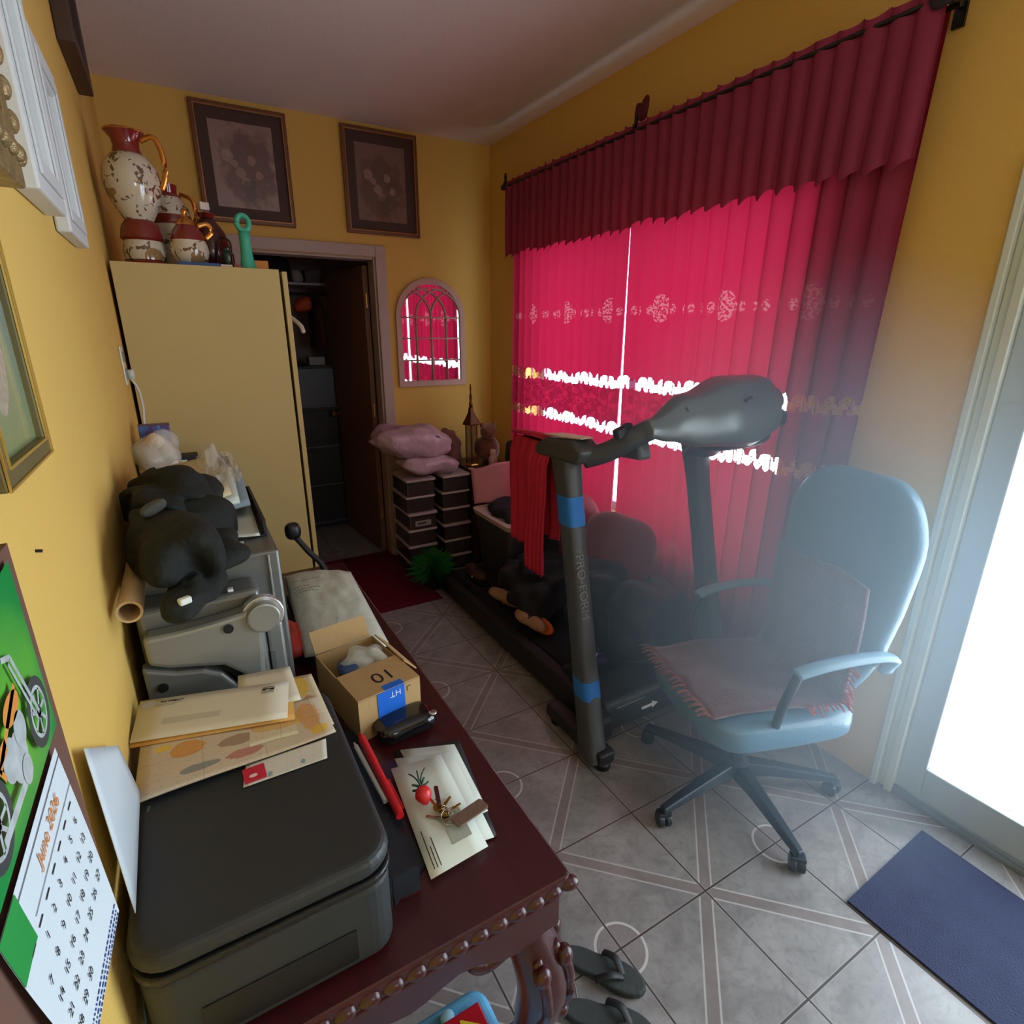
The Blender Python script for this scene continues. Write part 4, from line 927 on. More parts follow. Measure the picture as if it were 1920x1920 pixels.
obj('plastic_skin', blob((.060, 2.045, 1.206), (.062, .06, .078), .8, .85, .03, 16, 6, nu=40, nv=26, fold=.008, ff=70), M_clear, o, smooth=True)
o = obj('black_carton', box(.118, .172, 2.10, 2.16, 1.135, 1.195), M_blackm, bevel=.003); tag(o, 'small black box with a white label beside the cotton bag', 'box')
obj('white_label', box(.118, .138, 2.0985, 2.0998, 1.155, 1.182), M_env2, o)
# padded mailer, red wrapper, numbered carton
M_poly = mat('pale_grey_green_mailer', (204, 212, 198), .4, var=.05, scale=20, bump=.35, bscale=40)
def mailer(u, v, top=1):
    p = Vector((.325, 1.315, 0))*(1-u)*(1-v)+Vector((.530, 1.262, 0))*u*(1-v)+Vector((.548, 1.72, 0))*u*v+Vector((.352, 1.79, 0))*(1-u)*v
    e = (max(0, 1-abs(2*u-1)**3.2)*max(0, 1-abs(2*v-1)**4))**.6
    h = .034*e*top+.005*noise.noise(Vector((u*7, v*9, 1)))*e
    return (p.x, p.y, .815+h+.02*v-.01*(1-v)+(.02*max(0, v-.85)/.15*(.5-abs(u-.5))))
b = bmesh.new(); N = 24
T_ = [[b.verts.new(mailer(i/N, j/N, 1)) for j in range(N+1)] for i in range(N+1)]; D_ = [[(T_[i][j] if i in (0, N) or j in (0, N) else b.verts.new(mailer(i/N, j/N, -1))) for j in range(N+1)] for i in range(N+1)]
for i in range(N):
    for j in range(N):
        b.faces.new((T_[i][j], T_[i+1][j], T_[i+1][j+1], T_[i][j+1])); b.faces.new((D_[i][j], D_[i][j+1], D_[i+1][j+1], D_[i+1][j]))
o = obj('padded_mailer', b, M_poly, smooth=True); tag(o, 'puffy pale grey green mailing bag lying past the cardboard box', 'mailing bag')
b = bmesh.new(); random.seed(3)
def onm(u, v): return Vector(mailer(u, v, 1))+Vector((0, 0, .0009))
for (v, n_) in ((.10, 5), (.13, 9), (.62, 7), (.66, 8), (.70, 5), (.80, 9)):
    for k in range(n_):
        u0 = .08+.045*k
        if v < .2: a = [(u0*.6+.02, .10+v*.2+.02*k), (u0*.6+.05, .10+v*.2+.02*k), (u0*.6+.05, .108+v*.2+.02*k), (u0*.6+.02, .108+v*.2+.02*k)]; continue
        a = [(u0, v), (u0+.03, v), (u0+.03, v+.007), (u0, v+.007)]
        b.faces.new([b.verts.new(onm(*q_)) for q_ in a])
obj('printed_lines', b, mat('grey_ink', (116, 112, 104), .6, var=0), o)
o = obj('bag_support', box(.345, .525, 1.36, 1.74, Z0, .792), mat('dark_navy_folder', (32, 36, 46), .5, var=.1), bevel=.004); tag(o, 'dark flat case under the pale mailing bag', 'case')
b = blob((.316, 1.44, .800), (.026, .085, .020), .7, .7, .02, 24, 5, nu=34, nv=18, fold=.006, ff=90)
o = obj('red_wrapper', b, mat('coral_red_wrapper', (206, 66, 60), .35, var=.12), smooth=True); tag(o, 'crumpled coral red wrapper between the silver tower and the mailing bag', 'wrapper')
o = obj('black_pouch_strip', box(.292, .338, 1.50, 1.80, Z0, .775), M_black, bevel=.006); tag(o, 'narrow black case behind the red wrapper beside the tower', 'case')
M_kraft = mat('kraft_cardboard', (178, 146, 98), .75, var=.06, scale=14, bump=.1)
cx = thing('cardboard_box', 'small open brown cardboard box marked 10 with blue tape', 'box', (.428, 1.12, Z0), .17)
b = box(-.073, .073, -.115, -.112, 0, .098); BX(b, -.073, .073, .112, .115, 0, .098); BX(b, -.073, -.070, -.112, .112, 0, .098); BX(b, .070, .073, -.112, .112, 0, .098); BX(b, -.070, .070, -.112, .112, 0, .003)
obj('carton', b, M_kraft, cx)
fl = obj('flap', box(-.073, .073, -.115, -.005, .0985, .1015), M_kraft, cx, bevel=.0008)
text('number', '10', .054, M_print, basis((.01, -.062, .1017), (-1, 0, 0), (0, -1, 0)), fl, ext=.0003)
b = box(.074, .077, -.112, .112, .0, .10); b.transform(Matrix.Translation((.0, 0, .0)))
b2 = bmesh.new(); B(b2, (.0895, .03, .088), (.003, .15, .045), RY(2.4)); obj('flap', b2, M_kraft, cx)
b2 = bmesh.new(); B(b2, (0, .138, .118), (.14, .003, .055), RX(-.6)); obj('flap', b2, M_kraft, cx)
M_btape = mat('bright_blue_tape', (26, 104, 214), .4, var=.05)
tp_ = obj('blue_tape', box(-.030, .034, -.1165, -.1152, .005, .0995), M_btape, cx); b2 = box(-.012, .034, -.1165, -.098, .1017, .1024); obj('blue_tape', b2, M_btape, cx)
wk = mat('white_tape_print', (222, 226, 230), .5, var=0)
text('tape_lettering', 'HT', .020, wk, basis((.012, -.1168, .086), (-1, 0, 0), (0, 0, -1)), tp_, ext=.0002); text('tape_lettering', 'tape', .020, wk, basis((.0, -.1168, .018), (-1, 0, 0), (0, 0, -1)), tp_, ext=.0002)
b2 = box(.040, .050, -.1158, -.1153, .088, .0895); BX(b2, .040, .0415, -.1158, -.1153, .078, .0895); obj('corner_marks', b2, M_print, cx)
o = obj('plastic_bag', blob((.44, 1.16, .845), (.05, .05, .035), .8, .8, .035, 22, 8, nu=36, nv=20, fold=.008, ff=90), M_clear, smooth=True); tag(o, 'clear crumpled plastic bag inside the open cardboard box', 'plastic bag')
o = obj('blue_slip', blob((.395, 1.155, .835), (.022, .03, .022), .5, .5, .008, 30, 2, nu=20, nv=12), mat('deep_blue_plastic', (34, 66, 110), .4, var=.1), smooth=True); tag(o, 'deep blue plastic piece inside the open cardboard box', 'packaging')
# pouch, holder, marker, mail and keys
b = blob((.468, .985, .783), (.066, .040, .022), .6, .5, .004, 12, 3, nu=40, nv=18, rot=rz(.1)); o = obj('glasses_case', b, mat('glossy_black', (14, 15, 18), .12, var=.1, coat=.5), smooth=True); tag(o, 'glossy black soft case between the cardboard box and the white envelopes', 'case')
b = lathe([(.006, 0), (.009, .001), (.009, .004), (.006, .005)], 18); c_ = obj('clasp', b, mat('chrome', (210, 212, 214), .15, .95, var=0), o, smooth=True); c_.location = (.526, .965, .797)
ho = thing('desk_tray', 'smoky translucent pocket tray along the right side of the black printer', 'tray', (.352, .86, Z0))
M_smoke = mat('smoky_plastic', (44, 50, 58), .18, var=.05, alpha=.8)
b = prism([(-.034, .20), (.034, .17), (.034, -.20), (-.030, -.24)], .004); obj('base', b, M_smoke, ho)
b = bmesh.new(); bar(b, (-.036, .20, .004), (-.032, -.24, .004), .003); b2 = box(-.037, -.033, -.23, .20, .004, .05); obj('side_wall', b2, M_smoke, ho); b.free()
b2 = box(-.030, .012, -.236, -.232, .004, .05); obj('side_wall', b2, M_smoke, ho)
def mk(p, q_, r, m, nm, lab, cat):
    b = bmesh.new(); p = Vector(p); q_ = Vector(q_); d = (q_-p)
    bar(b, p, p+d*.60, r); bar(b, p+d*.60, p+d*.93, r*1.08); bar(b, p+d*.93, q_, r*.8, r*.3); o = obj(nm, b, m, sm_angle=.6); tag(o, lab, cat); return o
M_red = mat('red_plastic', (204, 30, 38), .35, var=.05)
mk((.378, .755, .782), (.372, .99, .790), .0075, M_red, 'red_marker', 'red marker pen lying beside the black printer', 'marker')
mk((.366, .80, .780), (.356, .975, .784), .0045, mat('pearl_white_plastic', (206, 206, 196), .35, var=.05), 'white_pen', 'white pen beside the red marker', 'pen')
o = obj('red_card', prism([(.376, .775), (.394, .78), (.392, .86), (.382, .86)], .003, z0=Z0+.006), M_red); tag(o, 'small red card partly under the front white envelope', 'card')
ppile('black_clipboard', .7665, [(.392, .655, 0), (.512, .650, 0), (.556, .895, 0), (.425, .93, 0)], M_blackm, .004, 'thin black folder under the white envelopes on the table', 'folder')
def env3(z, q_, label, m=M_env2):
    o = paper('mail_envelope', [(a, b_, z) for a, b_ in q_], m, th=.001, n=4); tag(o, label, 'envelope'); return o
env3(.7690, [(.436, .70), (.522, .70), (.540, .885), (.436, .925)], 'rearmost white envelope of the stack by the keys, farthest from the camera')
env3(.7705, [(.405, .66), (.505, .645), (.527, .865), (.418, .905)], 'middle white envelope of the stack under the keys')
e3 = env3(.7725, [(.382, .625), (.487, .633), (.502, .868), (.402, .880)], 'top white window envelope under the strawberry keyring')
envink(e3, (.487, .633, .7733), (-.105, -.008, 0), (.015, .235, 0), [(.015, .052, .035, .10)], mat('envelope_window', (176, 184, 172), .3, var=.05))
envink(e3, (.382, .625, .7733), (.02, .255, 0), (1, .05, 0), [(.012, .09, .010, .0115), (.012, .055, .016, .0175), (.012, .07, .022, .0235)])
kt = thing('key_ring', 'bunch of keys with a strawberry charm and a brown leather tag on the top envelope', 'keys', (.43, .73, .774))
def kp(bm): bm.transform(Matrix.Translation((-.43, -.73, -.774))); return bm
b = blob((0, 0, 0), (.0155, .015, .017), 1, 1, .001, 30, 1, nu=28, nv=18)
for v in b.verts: 
    k = 1-.35*max(0, -v.co.z/.017); v.co.x *= k; v.co.y *= k
b.transform(Matrix.Translation((.427, .768, .792)) @ Matrix.Rotation(-1.0, 4, 'X')); sbm, nt, bb_, g, P, x, y, z = pmat('strawberry_red', .35, .5, 'Object')
vo = nt.nodes.new('ShaderNodeTexVoronoi'); vo.inputs['Scale'].default_value = 210; nt.links.new(P, vo.inputs['Vector']); nt.links.new(g.mix(g.lt(vo.outputs[0], .16), lin((206, 34, 40)), lin((226, 190, 90))), bb_.inputs['Base Color'])
st = obj('strawberry_charm', kp(b), sbm, kt, smooth=True)
b = bmesh.new()
for k in range(7): a = 2*PI*k/7; tube([(.4275, .781, .7995), (.4275+.010*math.cos(a), .783+.005*math.sin(a), .800+.008*math.sin(a)), (.4275+.016*math.cos(a), .787+.004*math.sin(a), .799+.012*math.sin(a))], .0022, 6, b)
for dx in (-.004, .002, .008): tube([(.4275, .783, .800), (.4275+dx, .800, .806), (.4275+dx*2.6, .816, .805)], .0014, 6, b)
obj('leaf_crown', kp(b), mat('dark_green_leaf', (34, 70, 48), .5, var=.2), st, smooth=True)
M_brass = mat('key_brass', (206, 170, 80), .25, .95, var=.1); M_steel = mat('key_steel', (176, 172, 164), .25, .95, var=.1)
def torus(c, R1, r, rot, bm=None, n=26):
    pts = [Vector(c)+rot @ Vector((R1*math.cos(2*PI*k/n), R1*math.sin(2*PI*k/n), 0)) for k in range(n+1)]; return tube(pts, r, 6, bm)
obj('split_ring', kp(torus((.452, .712, .781), .014, .0011, RX(.35))), M_steel, kt, smooth=True)
b = bmesh.new()
for k in range(7): torus((.444+.002*k, .752-.006*k, .783), .0036, .0009, RX(.5+1.2*(k % 2)), b, 10)
obj('chain', kp(b), M_steel, kt, smooth=True)
def key(c, ang, m, dz):
    b = prism([(.006*math.cos(2*PI*k/14)*1.5, .006*math.sin(2*PI*k/14)*1.35) for k in range(14)], .0018)
    prism([(.006, -.0022), (.032, -.0022), (.034, 0), (.032, .0028), (.029, .0014), (.026, .003), (.022, .0016), (.018, .003), (.006, .0026)], .0016, 'Z', .0001, b)
    b.transform(Matrix.Translation((c[0], c[1], dz)) @ Matrix.Rotation(ang, 4, 'Z') @ Matrix.Rotation(.1, 4, 'Y')); return obj('key', kp(b), m, kt)
key((.448, .735), .7, M_brass, .778); key((.450, .722), .25, M_brass, .781); key((.444, .716), 2.4, M_steel, .777); key((.441, .738), 1.7, M_brass, .783)
b = prism(rrect(-.034, .034, -.013, .013, .006), .0035); b.transform(Matrix.Translation((.486, .700, .781)) @ Matrix.Rotation(.20, 4, 'Z'))
obj('leather_tag', kp(b), mat('brown_leather', (110, 86, 74), .5, var=.15, bump=.2, bscale=200), kt, bevel=.001)
b = prism(rrect(-.004, .004, -.022, .022, .003), .003); b.transform(Matrix.Translation((.449, .757, .789)) @ Matrix.Rotation(-.25, 4, 'Z')); obj('dark_strap', kp(b), mat('oxblood_strap', (70, 28, 30), .3, var=.1), kt, bevel=.001)
# black gooseneck gadget
gn = thing('desk_webcam', 'black gooseneck desk camera at the far end of the table', 'webcam', (.46, 1.90, Z0))
def gp_(bm): bm.transform(Matrix.Translation((-.46, -1.90, -Z0))); return bm
obj('base', gp_(lathe([(.035, 0), (.038, .006), (.034, .014), (.012, .018)], 24, c=(.50, 1.87, Z0))), M_black, gn, sm_angle=.6)
obj('neck', gp_(tube([(.50, 1.87, Z0+.015), (.485, 1.88, .82), (.455, 1.89, .86), (.43, 1.90, .90), (.415, 1.90, .925)], .010, 12)), M_blackm, gn, smooth=True)
obj('head', gp_(blob((.410, 1.90, .945), (.026, .022, .030), .8, .8, nu=24, nv=16)), M_black, gn, smooth=True)
o = obj('cable_coil', tube([(.44, 1.80, .775), (.46, 1.84, .79), (.50, 1.83, .785), (.53, 1.80, .772), (.51, 1.77, .77), (.47, 1.79, .775), (.48, 1.86, .79)], .006, 8), M_black, smooth=True); tag(o, 'dark coiled cable beside the mailing bag', 'cable')

# ------------------------------------------------------------------ under and beside the table
M_blue = mat('sky_blue_shrink_wrap', (104, 178, 224), .22, var=.15, scale=20, bump=.25, bscale=30, coat=.4)
pk = thing('water_bottle_pack', 'blue shrink wrapped 40 pack of water bottles under the table', 'bottle pack', (.315, .52, 0))
b = prism(rrect(-.17, .190, -.22, .190, .035), .330, z0=.0); obj('wrap', b, M_blue, pk, bevel=.018, bseg=4)
b = bmesh.new()
for i in range(6):
    for j in range(7):
        if i < 5: lathe([(.012, .0), (.0135, .004), (.0135, .013), (.011, .016)], 12, b, (-.145+.062*i, -.19+.058*j, .327))
cb_ = obj('bottle_caps', b, mat('pale_blue_caps', (150, 206, 236), .3, var=.05), pk, smooth=True); cb_['kind'] = 'stuff'
lb = obj('label_band', box(-.17, .165, .035, .150, .3302, .3450), mat('label_red', (186, 30, 48), .3, var=.05, coat=.3), pk, bevel=.003)
M_yel = mat('label_yellow', (232, 208, 60), .4, var=.03)
text('label_lettering', '40', .085, M_yel, basis((.125, .095, .3456), (0, -1, 0), (1, 0, 0)), lb, ext=.0006); text('label_lettering', 'PACK', .052, M_yel, basis((.052, .085, .3456), (0, -1, 0), (1, 0, 0)), lb, ext=.0006)
obj('orange_panel', box(.088, .118, .038, .072, .3452, .3458), mat('label_orange', (222, 140, 60), .4, var=.2), lb)
def sandal(x, y, a, label):
    t = thing('sandal', label, 'sandal', (x, y, 0), a, 'pair of dark sandals'); P_ = []
    for k in range(28):
        q_ = 2*PI*k/28; X_ = .115*math.cos(q_); w = .040+.008*math.cos(q_-.3)-.010*math.exp(-((X_+.01)/.04)**2); P_.append((X_, w*math.sin(q_)))
    obj('sole', prism(P_, .022, z0=.001), mat('dark_grey_foam', (52, 56, 56), .8, var=.15, bump=.2), t, bevel=.006, bseg=3)
    bm = bmesh.new(); tube([(.055, 0, .024), (.03, .022, .044), (-.005, .036, .026)], .007, 8, bm, flat=(.010, .004)); tube([(.055, 0, .024), (.03, -.022, .044), (-.005, -.036, .026)], .007, 8, bm, flat=(.010, .004))
    obj('strap', bm, mat('dark_strap_rubber', (34, 36, 38), .6, var=.1), t, smooth=True); return t
sandal(.873, .752, -.95, 'dark grey rubber sandal beside the table leg, the farther of the pair'); sandal(.812, .655, -.80, 'dark grey rubber sandal nearest the bottom edge of the photo')
b = tube([(.826, .885, .004), (.80, .84, .012), (.795, .77, .02), (.765, .70, .012), (.735, .62, .006)], .0022, 8); bar(b, (.826, .885, .005), (.835, .905, .006), .005)
o = obj('phone_cable', b, mat('dull_silver_cable', (128, 120, 114), .4, .3, var=.1), smooth=True); tag(o, 'thin grey cable with a shiny plug on the floor beside the sandals', 'cable')

# ------------------------------------------------------------------ back wall pictures and mirror
M_pfr = woodmat('bronze_brown_frame', (84, 48, 26), (128, 80, 44), .35, 3.)
M_mat = mat('dark_brown_mat', (66, 42, 36), .6, var=.12); M_fil = mat('bronze_fillet', (176, 122, 74), .3, .6, var=.15)
def backpic(x0, x1, z0, z1, kind, label):
    t = thing('floral_picture', label, 'picture', ((x0+x1)/2, YB, z0), 0, 'matching floral prints above the doorway'); hw = (x1-x0)/2; H = z1-z0
    f = obj('frame', ring(bmesh.new(), -.001, -.028, (-hw, hw, 0, H, .026), 'Y'), M_pfr, t, bevel=.005)
    obj('fillet', ring(bmesh.new(), -.0285, -.031, (-hw+.018, hw-.018, .018, H-.018, .0045), 'Y'), M_fil, f)
    obj('mat_board', ring(bmesh.new(), -.001, -.014, (-hw+.026, hw-.026, .026, H-.026, .052), 'Y'), M_mat, t)
    obj('print', sheet(1, 1, lambda u, v: (-hw+.078+u*(2*hw-.156), -.010, .078+v*(H-.156))), paintmat('floral_print_'+kind, kind), t)
    return t
backpic(.404, .876, 2.158, 2.727, 'fa', 'dark framed floral print above the wardrobe, left of the two on the back wall')
backpic(1.174, 1.640, 2.160, 2.733, 'fb', 'dark framed floral print right of the doorway top, nearer the corner')
mr = thing('arched_mirror', 'arched windowpane mirror with pinkish cream frame beside the doorway', 'mirror', (1.695, YB, 1.222), 0)
def arch(r, zb, zs, n=24, w=None):
    w = w if w else r
    return [(-w, zb), (w, zb)]+[(w*math.cos(PI*k/n), zs+r*math.sin(PI*k/n)) for k in range(n+1)]
bm = bmesh.new(); n = 24; O = arch(.25, 0, .455); I = arch(.212, .040, .455)
vo_ = [[bm.verts.new((a, t_, z)) for a, z in L_] for t_ in (-.001, -.024) for L_ in (O, I)]
for k in range(len(O)):
    q2 = (k+1) % len(O)
    for a_, b_ in ((0, 1), (2, 3), (0, 2), (1, 3)): 
        try: bm.faces.new((vo_[a_][k], vo_[a_][q2], vo_[b_][q2], vo_[b_][k]))
        except ValueError: pass
bmesh.ops.remove_doubles(bm, verts=bm.verts, dist=.0002)
M_mfr = mat('rose_cream_frame', (190, 156, 146), .5, var=.06)
mf = obj('frame', bm, M_mfr, mr, bevel=.004)
mm = bpy.data.materials.new('mirror_glass'); mm.use_nodes = True; q_ = mm.node_tree.nodes['Principled BSDF']; q_.inputs['Metallic'].default_value = 1; q_.inputs['Roughness'].default_value = .02; q_.inputs['Base Color'].default_value = (.86, .86, .86, 1)
obj('mirror_glass', prism(arch(.222, .03, .455), .004, 'Y', -.010), mm, mr)
def mun(pts, nm='muntin'): obj(nm, tube(pts, .0055, 8, flat=(.0085, .005)), M_mfr, mf, smooth=True)
for x in (-.109, 0, .109): mun([(x, -.018, .035), (x, -.018, .455)])
for z in (.175, .32, .455): mun([(-.218, -.018, z), (.218, -.018, z)])
for x0, x1, s in ((-.218, 0, 1), (-.109, .109, 1), (0, .218, 1)):   # interlacing gothic arcs
    w = x1-x0
    for a, d in ((x0, 1), (x1, -1)):
        pts = []
        for k in range(9):
            q2 = PI/2.05*k/8; X_ = a+d*w*.98*(1-math.cos(q2)); Z_ = .455+w*.98*math.sin(q2)*.86
            if math.hypot(X_, Z_-.455) < .222: pts.append((X_, -.018, Z_))
        if len(pts) > 2: mun(pts)

# ------------------------------------------------------------------ on top of the wardrobe
CT = CZ+.001
def vasemat():
    m, nt, b, g, P, x, y, z = pmat('painted_porcelain', .15, .6, 'Object'); b.inputs['Coat Weight'].default_value = .7
    n = g.noise(P, 26, 4, 1.); n2 = g.noise(P, 60, 3)
    fl = g.mul(g.gt(n, .56), g.gt(n2, .42)); c = g.mix(fl, lin((206, 196, 176)), lin((104, 74, 58)))
    c = g.mix(g.gt(g.noise(P, 9, 2), .60), c, lin((150, 118, 78)))
    nt.links.new(c, b.inputs['Base Color']); return m
M_por = vasemat(); M_vred = mat('oxide_red_glaze', (124, 34, 30), .15, var=.15, coat=.7); M_vgold = mat('gilded_rim', (216, 150, 76), .18, .9, var=.15)
def vase(name, label, x, y, bands, handles=None, rz_=0):
    t = thing(name, label, 'vase', (x, y, CT), rz_)
    for nm, prof, m in bands: obj(nm, lathe(prof, 36), m, t, sm_angle=.7)
    for h in handles or []: obj('handle', tube(h, .006, 10, flat=(.005, .009)), M_vgold, t, smooth=True)
    return t
vase('painted_vase', 'tall red and cream painted vase with gold handles on the wardrobe, nearest the left wall', .118, 2.60,
    [('foot', [(.070, 0), (.072, .012), (.064, .018)], M_vred), ('lower_body', [(.066, .0181), (.068, .05), (.062, .082)], M_por), ('red_band', [(.062, .0821), (.070, .09), (.060, .13), (.045, .15)], M_vred),
     ('body', [(.045, .1501), (.062, .18), (.082, .225), (.09, .27), (.084, .315), (.060, .35), (.046, .36)], M_por), ('neck', [(.046, .3601), (.040, .38), (.042, .40), (.060, .425), (.056, .428), (.038, .41)], M_vred), ('gold_line', [(.0605, .4235), (.0625, .4265), (.060, .430), (.0575, .4285)], M_vgold)],
    [[(.045, -.02, .40), (.085, -.03, .415), (.105, -.035, .37), (.105, -.035, .30), (.085, -.03, .25)]])
vase('painted_vase', 'red and white painted vase half hidden behind the tall one on the wardrobe', .225, 2.80,
    [('foot', [(.05, 0), (.052, .012), (.046, .02)], M_vred), ('body', [(.046, .0201), (.06, .06), (.072, .12), (.074, .17)], M_por), ('red_band', [(.074, .1701), (.075, .185), (.070, .205)], M_vred), ('upper_body', [(.070, .2051), (.064, .235), (.045, .27)], M_por), ('neck', [(.045, .2701), (.032, .285), (.036, .315), (.03, .315)], M_vred)],
    [[(.04, -.03, .28), (.08, -.05, .26), (.085, -.05, .20), (.07, -.04, .17)]])
vase('lidded_jar', 'low cream floral jar with red shoulder in the middle of the wardrobe top', .262, 2.565,
    [('body', [(.034, 0), (.055, .018), (.066, .055), (.060, .09)], M_por), ('red_shoulder', [(.060, .0901), (.050, .12), (.034, .142)], M_vred), ('lid', [(.034, .1425), (.030, .155), (.012, .168), (.008, .18), (.012, .19), (.004, .20)], M_vgold)],
    [[(.058, -.01, .10), (.082, -.01, .125), (.07, -.01, .15), (.036, -.01, .14)]])
vase('maroon_urn', 'dark maroon urn with a pointed shoulder right of the floral jar', .345, 2.74,
    [('body', [(.045, 0), (.066, .04), (.074, .09), (.060, .15), (.032, .19), (.024, .20)], mat('dark_maroon_glaze', (72, 22, 22), .25, var=.2, coat=.5)), ('rim', [(.024, .2001), (.034, .215), (.030, .217), (.02, .205)], M_vred)], None)
o = obj('white_card_box', B(bmesh.new(), (.335, 2.66, 2.040), (.034, .03, .026), rz(.3)), M_white, bevel=.002); o.parent = None; tag(o, 'small off white box perched on the dark urn top', 'box')
o.location.z = 0.001
tag(obj('green_jar', lathe([(.020, 0), (.022, .004), (.022, .058), (.016, .066), (.018, .07), (.018, .078)], 24, c=(.392, 2.60, CT)), mat('dark_green_glass', (30, 58, 50), .15, var=.1, coat=.4), sm_angle=.6), 'small dark green glass jar left of the turquoise massager', 'jar')
tag(obj('bent_twig', tube([(.355, 2.66, CT+.005), (.36, 2.655, 1.88), (.375, 2.65, 1.935), (.405, 2.64, 1.925), (.41, 2.64, 1.90), (.395, 2.645, 1.885)], .004, 8), mat('dark_red_brown_wire', (52, 24, 20), .4, var=.2), smooth=True), 'dark bent wire ornament behind the green jar on the wardrobe', 'ornament')
tq = thing('turquoise_brush', 'turquoise plastic wand with a loop head standing on the wardrobe', 'massager', (.452, 2.53, CT))
M_tq = mat('turquoise_plastic', (64, 178, 152), .35, var=.05)
obj('handle', lathe([(.030, 0), (.031, .006), (.024, .03), (.020, .06), (.018, .10), (.021, .132)], 24), M_tq, tq, smooth=True)
b = bmesh.new(); TT = [Vector((.0, 0, .162))+Vector((.021*math.cos(2*PI*k/28), 0, .026*math.sin(2*PI*k/28))) for k in range(29)]
tube(TT, .012, 12, b, flat=(.014, .010)); obj('loop_head', b, M_tq, tq, smooth=True)
tag(obj('blue_booklet', box(.215, .350, 2.475, 2.60, CT, CT+.011), mat('cobalt_card', (40, 82, 150), .5, var=.1), bevel=.001), 'flat cobalt blue box at the front edge of the wardrobe top', 'box')
tag(obj('white_label_box', box(.352, .392, 2.475, 2.56, CT, CT+.009), M_white, bevel=.001), 'thin white box beside the blue one on the wardrobe top', 'box')
tag(obj('orange_box', box(.485, .535, 2.60, 2.70, CT, CT+.042), mat('orange_card', (206, 128, 36), .5, var=.06), bevel=.001), 'orange box right of the turquoise wand on the wardrobe', 'box')
tag(obj('small_red_box', box(.398, .422, 2.48, 2.52, CT, CT+.014), M_vred, bevel=.001), 'tiny dark red box at the foot of the turquoise wand', 'box')

# ------------------------------------------------------------------ far corner: boxes, bags, lantern
M_bx = mat('smoky_clear_box', (64, 54, 54), .2, var=.3, scale=9, coat=.3); M_lid = mat('grey_white_lid', (176, 160, 158), .4, var=.06)
def shoebox(x, z, w, label, h=.112, tagged=False, first=[None]):
    t = thing('storage_box', label, 'storage box', (x, 3.30, z), 0, 'clear shoe boxes stacked by the doorway')
    body = prism(rrect(-w/2+.008, w/2-.008, .012, .30, .01, 3), h-.016, z0=.0005); obj('body', body, M_bx, t, bevel=.003)
    obj('lid', prism(rrect(-w/2, w/2, 0, .312, .012, 3), .0145, z0=h-.0152), M_lid, t, bevel=.003)
    return t
hs_ = ['bottom', 'second from bottom', 'third from bottom', 'fourth from bottom', 'fifth from bottom', 'top']
L = None
for col, (x, w) in enumerate(((1.402, .205), (1.648, .205))):
    for k in range(6):
        lab = 'clear shoe box with pale lid, %s of the %s stack by the doorway' % (hs_[k], ('left', 'right')[col])
        if L is None: L = shoebox(x, k*.113, w, lab); o = L
        else: o = dup(L, (x+random.uniform(-.006, .006), 3.30+random.uniform(-.008, .008), k*.113+.0008*k), None, lab)
        if col == 0 and k == 3:
            lbx = obj('paper_label', box(-.055, .055, .0105, .0118, .02, .058), mat('label_grey', (150, 140, 134), .6, var=.05), o)
            obj('label_print', box(-.04, .02, .0098, .0104, .034, .044), M_print, lbx)
M_pil = mat('dusty_pink_plastic', (182, 154, 166), .35, var=.14, scale=12, bump=.9, bscale=20)
def pillow(name, label, c, s, rot, seed):
    b = blob((0, 0, 0), s, .62, .55, .035, 10, seed, nu=80, nv=44, fold=.009, ff=60)
    for v in b.verts:
        k = abs(v.co.x)/s[0]; v.co.z *= 1-.45*k**3; v.co.x *= 1+.05*(abs(v.co.y)/s[1])**2
    b.transform(Matrix.Translation(c) @ rot.to_4x4()); o = obj(name, b, M_pil, smooth=True); tag(o, label, 'bag', 'pink bags on the shoe boxes'); return o
o = pillow('plastic_bag', 'lower dusty pink plastic bag lying on the shoe boxes', (1.50, 3.43, .752), (.205, .14, .066), RY(.13), 5)
o = pillow('plastic_bag', 'larger dusty pink plastic bag on top of the other beside the doorway', (1.405, 3.45, .905), (.265, .15, .10), RY(.12), 11)
obj('dark_logo', B(bmesh.new(), (1.545, 3.325, .93), (.055, .006, .024), RY(.45)), mat('plum_print', (70, 44, 62), .5, var=.2), o, bevel=.003)
st_ = thing('side_table', 'small dark cube table in the far corner under the lantern', 'table', (1.92, 3.47, 0))
obj('table_top', box(-.16, .155, -.19, .19, .67, .70), M_dwood, st_, bevel=.004)
for sx in (-.14, .135):
    for sy in (-.17, .17): obj('leg', box(sx-.014, sx+.014, sy-.014, sy+.014, 0, .669), M_dwood, st_)
ln = thing('glass_lantern', 'bronze spired glass lantern in the far corner', 'lantern', (1.825, 3.42, .701))
obj('base', lathe([(.05, 0), (.052, .008), (.045, .015)], 6), M_gold, ln); obj('glass_body', lathe([(.038, .0155), (.042, .06), (.042, .24), (.036, .285)], 6), mat('amber_smoked_glass', (86, 52, 44), .1, var=.1, alpha=.5, coat=.5), ln)
M_brz = mat('dark_bronze', (84, 52, 26), .35, .7, var=.3)
obj('roof', lathe([(.062, .286), (.066, .292), (.040, .335), (.022, .37), (.018, .40)], 6), M_brz, ln); obj('spire', lathe([(.010, .401), (.014, .42), (.008, .44), (.011, .47), (.004, .50), (.0065, .525), (.003, .555)], 12), M_brz, ln, smooth=True)
for k in range(6): a = PI/3*k; obj('corner_post', bar(bmesh.new(), (.044*math.cos(a), .044*math.sin(a), .015), (.044*math.cos(a), .044*math.sin(a), .288), .0025, seg=6), M_brz, ln)
